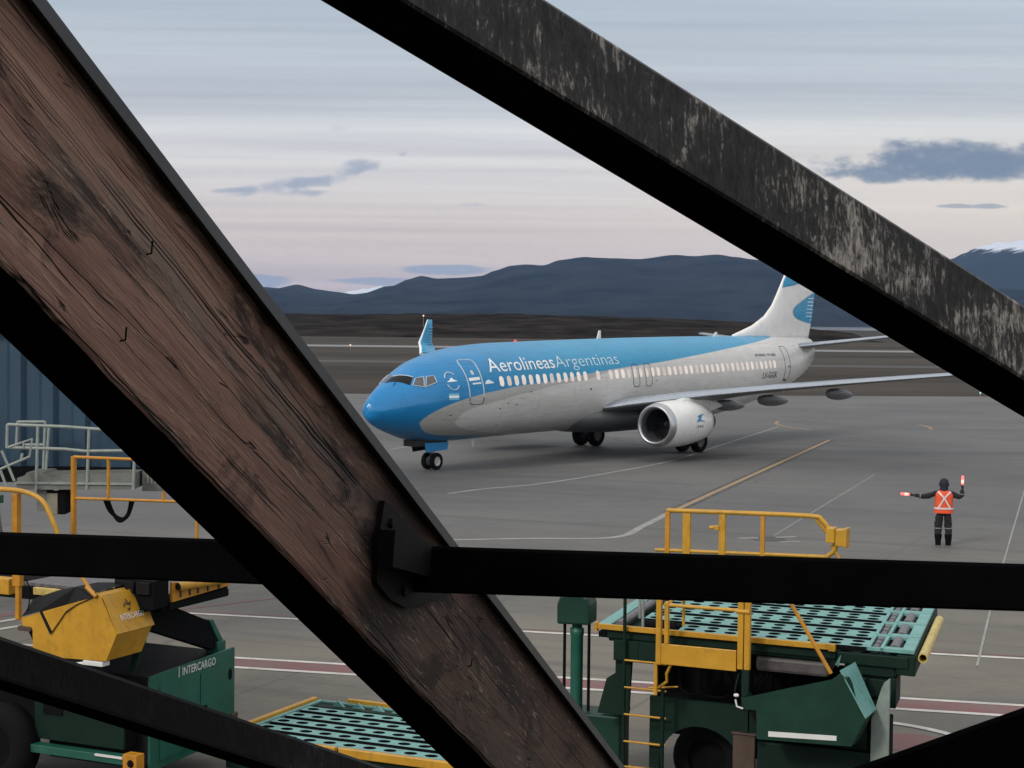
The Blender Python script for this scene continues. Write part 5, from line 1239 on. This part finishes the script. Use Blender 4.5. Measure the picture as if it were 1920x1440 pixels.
# ================================================================ marshaller
pe = Vector((11.85, 46.72, 0)); FWD = (Vector((2.0, 68, 0))-pe).normalized(); PA = -R(10)
CLO = mat('black_workwear', (.008, .008, .010), .8, var=.3, nscale=6)
VST = mat('orange_vest_cloth', (.75, .085, .025), .7, var=.1, nscale=8, emit=(1, .10, .03), estr=.0)
REF = mat('reflective_tape', (.62, .60, .60), .35, var=.05)
REF2 = mat('worn_tape', (.22, .21, .21), .5)
NVY = mat('navy_hood_cloth', (.010, .010, .022), .8, var=.2, nscale=8)
SKN = mat('skin', (.35, .20, .15), .5)
GLV = mat('dark_glove', (.012, .012, .014), .7)
FOLD = bpy.data.textures.new('cloth_folds', 'CLOUDS'); FOLD.noise_scale = .11; FOLD.noise_depth = 2
def skin_body(name, verts, edges, m_, parent, root, sub=2):
    me = bpy.data.meshes.new(name); me.from_pydata([v[:3] for v in verts], edges, []); me.materials.append(m_)
    o = bpy.data.objects.new(name, me); col.objects.link(o); o.parent = parent
    md = o.modifiers.new('skin', 'SKIN'); md.use_smooth_shade = True; md.branch_smoothing = .4
    for i, v in enumerate(verts):
        sv = me.skin_vertices[0].data[i]; r = v[3]; sv.radius = r if isinstance(r, tuple) else (r, r); sv.use_root = (i == root)
    o.modifiers.new('sub', 'SUBSURF').render_levels = sub+1
    dm = o.modifiers.new('folds', 'DISPLACE'); dm.texture = FOLD; dm.strength = .05; dm.mid_level = .5; dm.texture_coords = 'LOCAL'
    return o
person = empty('person', tuple(pe), PA)
tag(person, 'marshaller seen from behind in orange vest with crossed pale tape, arms out holding lit wands', 'person')
# x to the right, y forward (away from camera), z up
J = [(0, 0, .98, (.165, .13)), (0, .0, 1.14, (.155, .12)), (0, 0, 1.32, (.175, .125)), (0, -.01, 1.44, (.12, .09)), (0, 0, 1.53, (.062, .062)), (0, .02, 1.66, (.085, .10)), (0, .02, 1.755, (.07, .085)),
     (-.105, 0, .88, .125), (-.135, .01, .52, .108), (-.14, -.02, .30, .098), (-.14, -.02, .10, .085), (-.145, .09, .045, .045),
     (.105, 0, .88, .125), (.135, .02, .52, .108), (.14, -.01, .30, .098), (.145, -.01, .10, .085), (.175, .09, .045, .045),
     (-.20, 0, 1.42, .092), (-.50, .04, 1.315, .078), (-.66, .08, 1.33, .062), (-.80, .10, 1.345, .042),
     (.20, 0, 1.42, .092), (.42, .03, 1.315, .08), (.485, .05, 1.38, .066), (.49, .08, 1.54, .044)]
ED = [(0, 1), (1, 2), (2, 3), (3, 4), (4, 5), (5, 6), (0, 7), (7, 8), (8, 9), (9, 10), (10, 11), (0, 12), (12, 13), (13, 14), (14, 15), (15, 16), (3, 17), (17, 18), (18, 19), (19, 20), (3, 21), (21, 22), (22, 23), (23, 24)]
body = skin_body('body', J, ED, CLO, person, 0)
# gloves with five fingers closed round the wand handles
def glove(c, axis, side):
    c, axis = Vector(c), Vector(axis).normalized(); pf_ = Vector((0, 1, 0)); pf_ = (pf_-axis*pf_.dot(axis)).normalized(); sd2 = axis.cross(pf_).normalized()*side
    b = MB(); b.lathe([(-.045, .0), (-.04, .022), (0, .034), (.04, .03), (.05, .0)], (0, 0, 0), 'z', 12)
    b.v = [tuple(c+axis*v_[2]+pf_*(v_[1]*.75-.022)+sd2*v_[0]*.9) for v_ in b.v]
    for k, ln in enumerate((.9, 1.0, .96, .8)):
        o0 = c+axis*(.034-.022*k); P = [o0+sd2*.026-pf_*.012, o0+sd2*.036*ln+pf_*.014, o0+sd2*.014+pf_*.036*ln, o0-sd2*.014+pf_*.030*ln]
        b.tube(P, [.0105, .010, .0092, .008], 6)
    P = [c-sd2*.024-pf_*.01+axis*.01, c-sd2*.034+pf_*.012+axis*.03, c-sd2*.014+pf_*.034+axis*.042]; b.tube(P, [.012, .011, .009], 6)
    return b.build('glove', GLV, person)
glove((-.845, .108, 1.35), (-1, .06, .06), 1); glove((.492, .10, 1.595), (.02, .10, 1), -1)
# vest: an open tube round the chest, with tape
def ring_at(z_, rx, ry, n=28): return [(rx*math.copysign(abs(math.cos(2*math.pi*k/n))**.8, math.cos(2*math.pi*k/n)), ry*math.copysign(abs(math.sin(2*math.pi*k/n))**.8, math.sin(2*math.pi*k/n)), z_) for k in range(n)]
vlev = [(.88, .262, .20), (1.0, .252, .192), (1.12, .240, .182), (1.25, .246, .184), (1.36, .254, .178), (1.44, .240, .155), (1.49, .19, .125), (1.515, .12, .095)]
b = MB(); rg = [p for l in vlev for p in ring_at(*l)]; n = 28
b.add(rg, [(i*n+k, i*n+(k+1) % n, (i+1)*n+(k+1) % n, (i+1)*n+k) for i in range(len(vlev)-1) for k in range(n)], 0, True); vest = b.build('vest', VST, person); vest.modifiers.new('thick', 'SOLIDIFY').thickness = .01; vs_ = vest.modifiers.new('sub', 'SUBSURF'); vs_.render_levels = 2; vd = vest.modifiers.new('folds', 'DISPLACE'); vd.texture = FOLD; vd.strength = .012; vd.mid_level = .6; vd.texture_coords = 'LOCAL'
def vr(z_): 
    zs = [l[0] for l in vlev]; return pl(zs, [l[1] for l in vlev], z_), pl(zs, [l[2] for l in vlev], z_)
def vpt(x_, z_, off=.014):
    rx, ry = vr(z_); t = max(-1, min(1, x_/rx)); y_ = -ry*(max(0, 1-abs(t)**2.5))**.4; return (x_, y_-off, z_)
def tape(pts, w_):
    b = MB(); P = []; m = 14
    for i in range(m+1):
        t = i/m*(len(pts)-1); k = min(int(t), len(pts)-2); f = t-k; P.append((pts[k][0]+(pts[k+1][0]-pts[k][0])*f, pts[k][1]+(pts[k+1][1]-pts[k][1])*f))
    vs = []
    for i, p in enumerate(P):
        d = Vector((P[min(i+1, m)][0]-P[max(i-1, 0)][0], P[min(i+1, m)][1]-P[max(i-1, 0)][1])).normalized(); nx_, nz_ = -d.y*w_/2, d.x*w_/2
        vs += [vpt(p[0]+nx_, p[1]+nz_), vpt(p[0]-nx_, p[1]-nz_)]
    b.add(vs, [(2*i, 2*i+1, 2*i+3, 2*i+2) for i in range(m)]); return b.build('reflective_tape', REF, vest)
tape([(-.17, 1.485), (.0, 1.31), (.16, 1.03)], .042); tape([(.17, 1.485), (.0, 1.31), (-.16, 1.03)], .042)
b = MB(); lv = [ring_at(z_, vr(z_)[0]+.012, vr(z_)[1]+.012) for z_ in (1.0, 1.045)]; b.add(lv[0]+lv[1], [(k, (k+1) % 28, 28+(k+1) % 28, 28+k) for k in range(28)], 0, True); b.build('reflective_tape', REF, vest)
for x_, y_, z_, r, rot in ((-.63, .072, 1.327, .074, (0, 90, 0)), (.487, .055, 1.42, .075, (10, 0, 0)), (-.137, .0, .47, .116, (0, 0, 0)), (.137, .01, .47, .116, (0, 0, 0))):
    b = MB(); b.lathe([(-.013, r), (.013, r)], (0, 0, 0), 'z', 18); o = b.build('cuff_tape', REF2, person); o.location = (x_, y_, z_); o.rotation_euler = tuple(R(a) for a in rot); o.modifiers.new('thick', 'SOLIDIFY').thickness = .004
# hood over the head, face turned away
b = MB(); hl = [(1.47, .155, .125, .0), (1.53, .118, .108, -.005), (1.58, .108, .108, .0), (1.64, .122, .128, .01), (1.70, .130, .138, .015), (1.76, .118, .128, .015), (1.81, .085, .095, .015), (1.84, .03, .035, .015)]
for z_, rx, ry, oy in hl: b.v += [(x_, y_+oy, zz_) for x_, y_, zz_ in [(rx*math.cos(2*math.pi*k/20), ry*math.sin(2*math.pi*k/20), z_) for k in range(20)]]
for i in range(len(hl)-1):
    for k in range(20): b.f.append((i*20+k, i*20+(k+1) % 20, (i+1)*20+(k+1) % 20, (i+1)*20+k)); b.m.append(0); b.sm.append(True)
b.f.append(tuple(range(140, 160))); b.m.append(0); b.sm.append(True); b.build('hood', NVY, person)
b = MB(); b.lathe([(-.01, .0), (0, .05), (.03, .06), (.05, .05), (.055, .0)], (0, 0, 0), 'x', 14)
for sd_ in (-1, 1):
    b = MB(); b.lathe([(0, .035), (.018, .045), (.03, .03), (.032, .0)], (0, 0, 0), 'x', 14); o = b.build('ear_defender', CLO, person); o.location = (sd_*.105, .01, 1.665); o.rotation_euler = (0, 0, 0 if sd_ > 0 else math.pi)
b = MB()   # face, on the far side
b.lathe([(-.10, .03), (-.06, .065), (0, .08), (.06, .07), (.09, .03)], (0, 0, 0), 'z', 16); b.v = [(x_, max(.0, y_)*1.05, z_) for x_, y_, z_ in b.v]
b.prism([(-.012, -.02), (.012, -.02), (.006, .025), (-.006, .025)], .07, .105, 'y'); b.box((-.025, .075, -.052), (.025, .082, -.044)); b.box((-.040, .076, .020), (-.018, .083, .030)); b.box((.018, .076, .020), (.040, .083, .030))
o = b.build('face', SKN, person); o.location = (0, .062, 1.66)
for sd_ in (-1, 1):
    b = MB(); b.lathe([(0, .075), (.10, .08), (.22, .098), (.30, .104)], (0, 0, 0), 'z', 16); b.tube([(0, -.05, .035), (0, .10, .035), (0, .18, .03)], [.055, .052, .038], 10); o = b.build('boot', M['black'], person); o.location = (sd_*.135, -.02, .005); o.rotation_euler = (0, 0, -sd_*R(14 if sd_ > 0 else 5))
WND = mat('lit_red_wand', (.8, .1, .08), .3, emit=(1, .10, .10), estr=2.2)
WNC = mat('lit_wand_core', (.9, .4, .3), .3, emit=(1, .36, .30), estr=1.6)
rotp = Matrix.Rotation(PA, 3, 'Z')
for c, ax_, lab in (((-.845, .125, 1.352), (-1, .06, .05), 'lit red wand held out level to the left by the marshaller'), ((.493, .118, 1.60), (.03, .06, 1), 'lit red wand held upright in the marshaller\'s raised right hand')):
    o_ = pe+rotp @ Vector(c); d = (rotp @ Vector(ax_)).normalized()
    e = empty('signal_wand', tuple(o_)); e.rotation_euler = d.to_track_quat('Z', 'Y').to_euler(); tag(e, lab, 'wand', 'signal wands')
    b = MB(); b.lathe([(-.06, .0), (-.06, .016), (.06, .016), (.06, 0)], (0, 0, 0), 'z', 12); b.build('handle', M['black'], e)
    b = MB(); b.lathe([(.06, .018), (.08, .034), (.24, .036), (.30, .030), (.315, .0)], (0, 0, 0), 'z', 14); b.build('lamp_tube', WND, e)
    b = MB(); b.lathe([(.10, .0362), (.14, .0372), (.20, .0365)], (0, 0, 0), 'z', 14); b.build('lamp_core', WNC, e)

# ================================================================ air: thin blue evening haze over the whole field
hz = bpy.data.materials.new('evening_haze'); hz.use_nodes = True; N = NT(hz.node_tree); N.n.clear()
vol = N.new('ShaderNodeVolumePrincipled'); vol.inputs['Color'].default_value = (.33, .52, .86, 1); vol.inputs['Density'].default_value = 3.9e-5; vol.inputs['Anisotropy'].default_value = 0
N.l.new(vol.outputs[0], N.new('ShaderNodeOutputMaterial').inputs['Volume'])
b = MB(); b.box((-9000, -420, -6), (9000, 10600, 440)); o = b.build('haze', hz); o['kind'] = 'stuff'
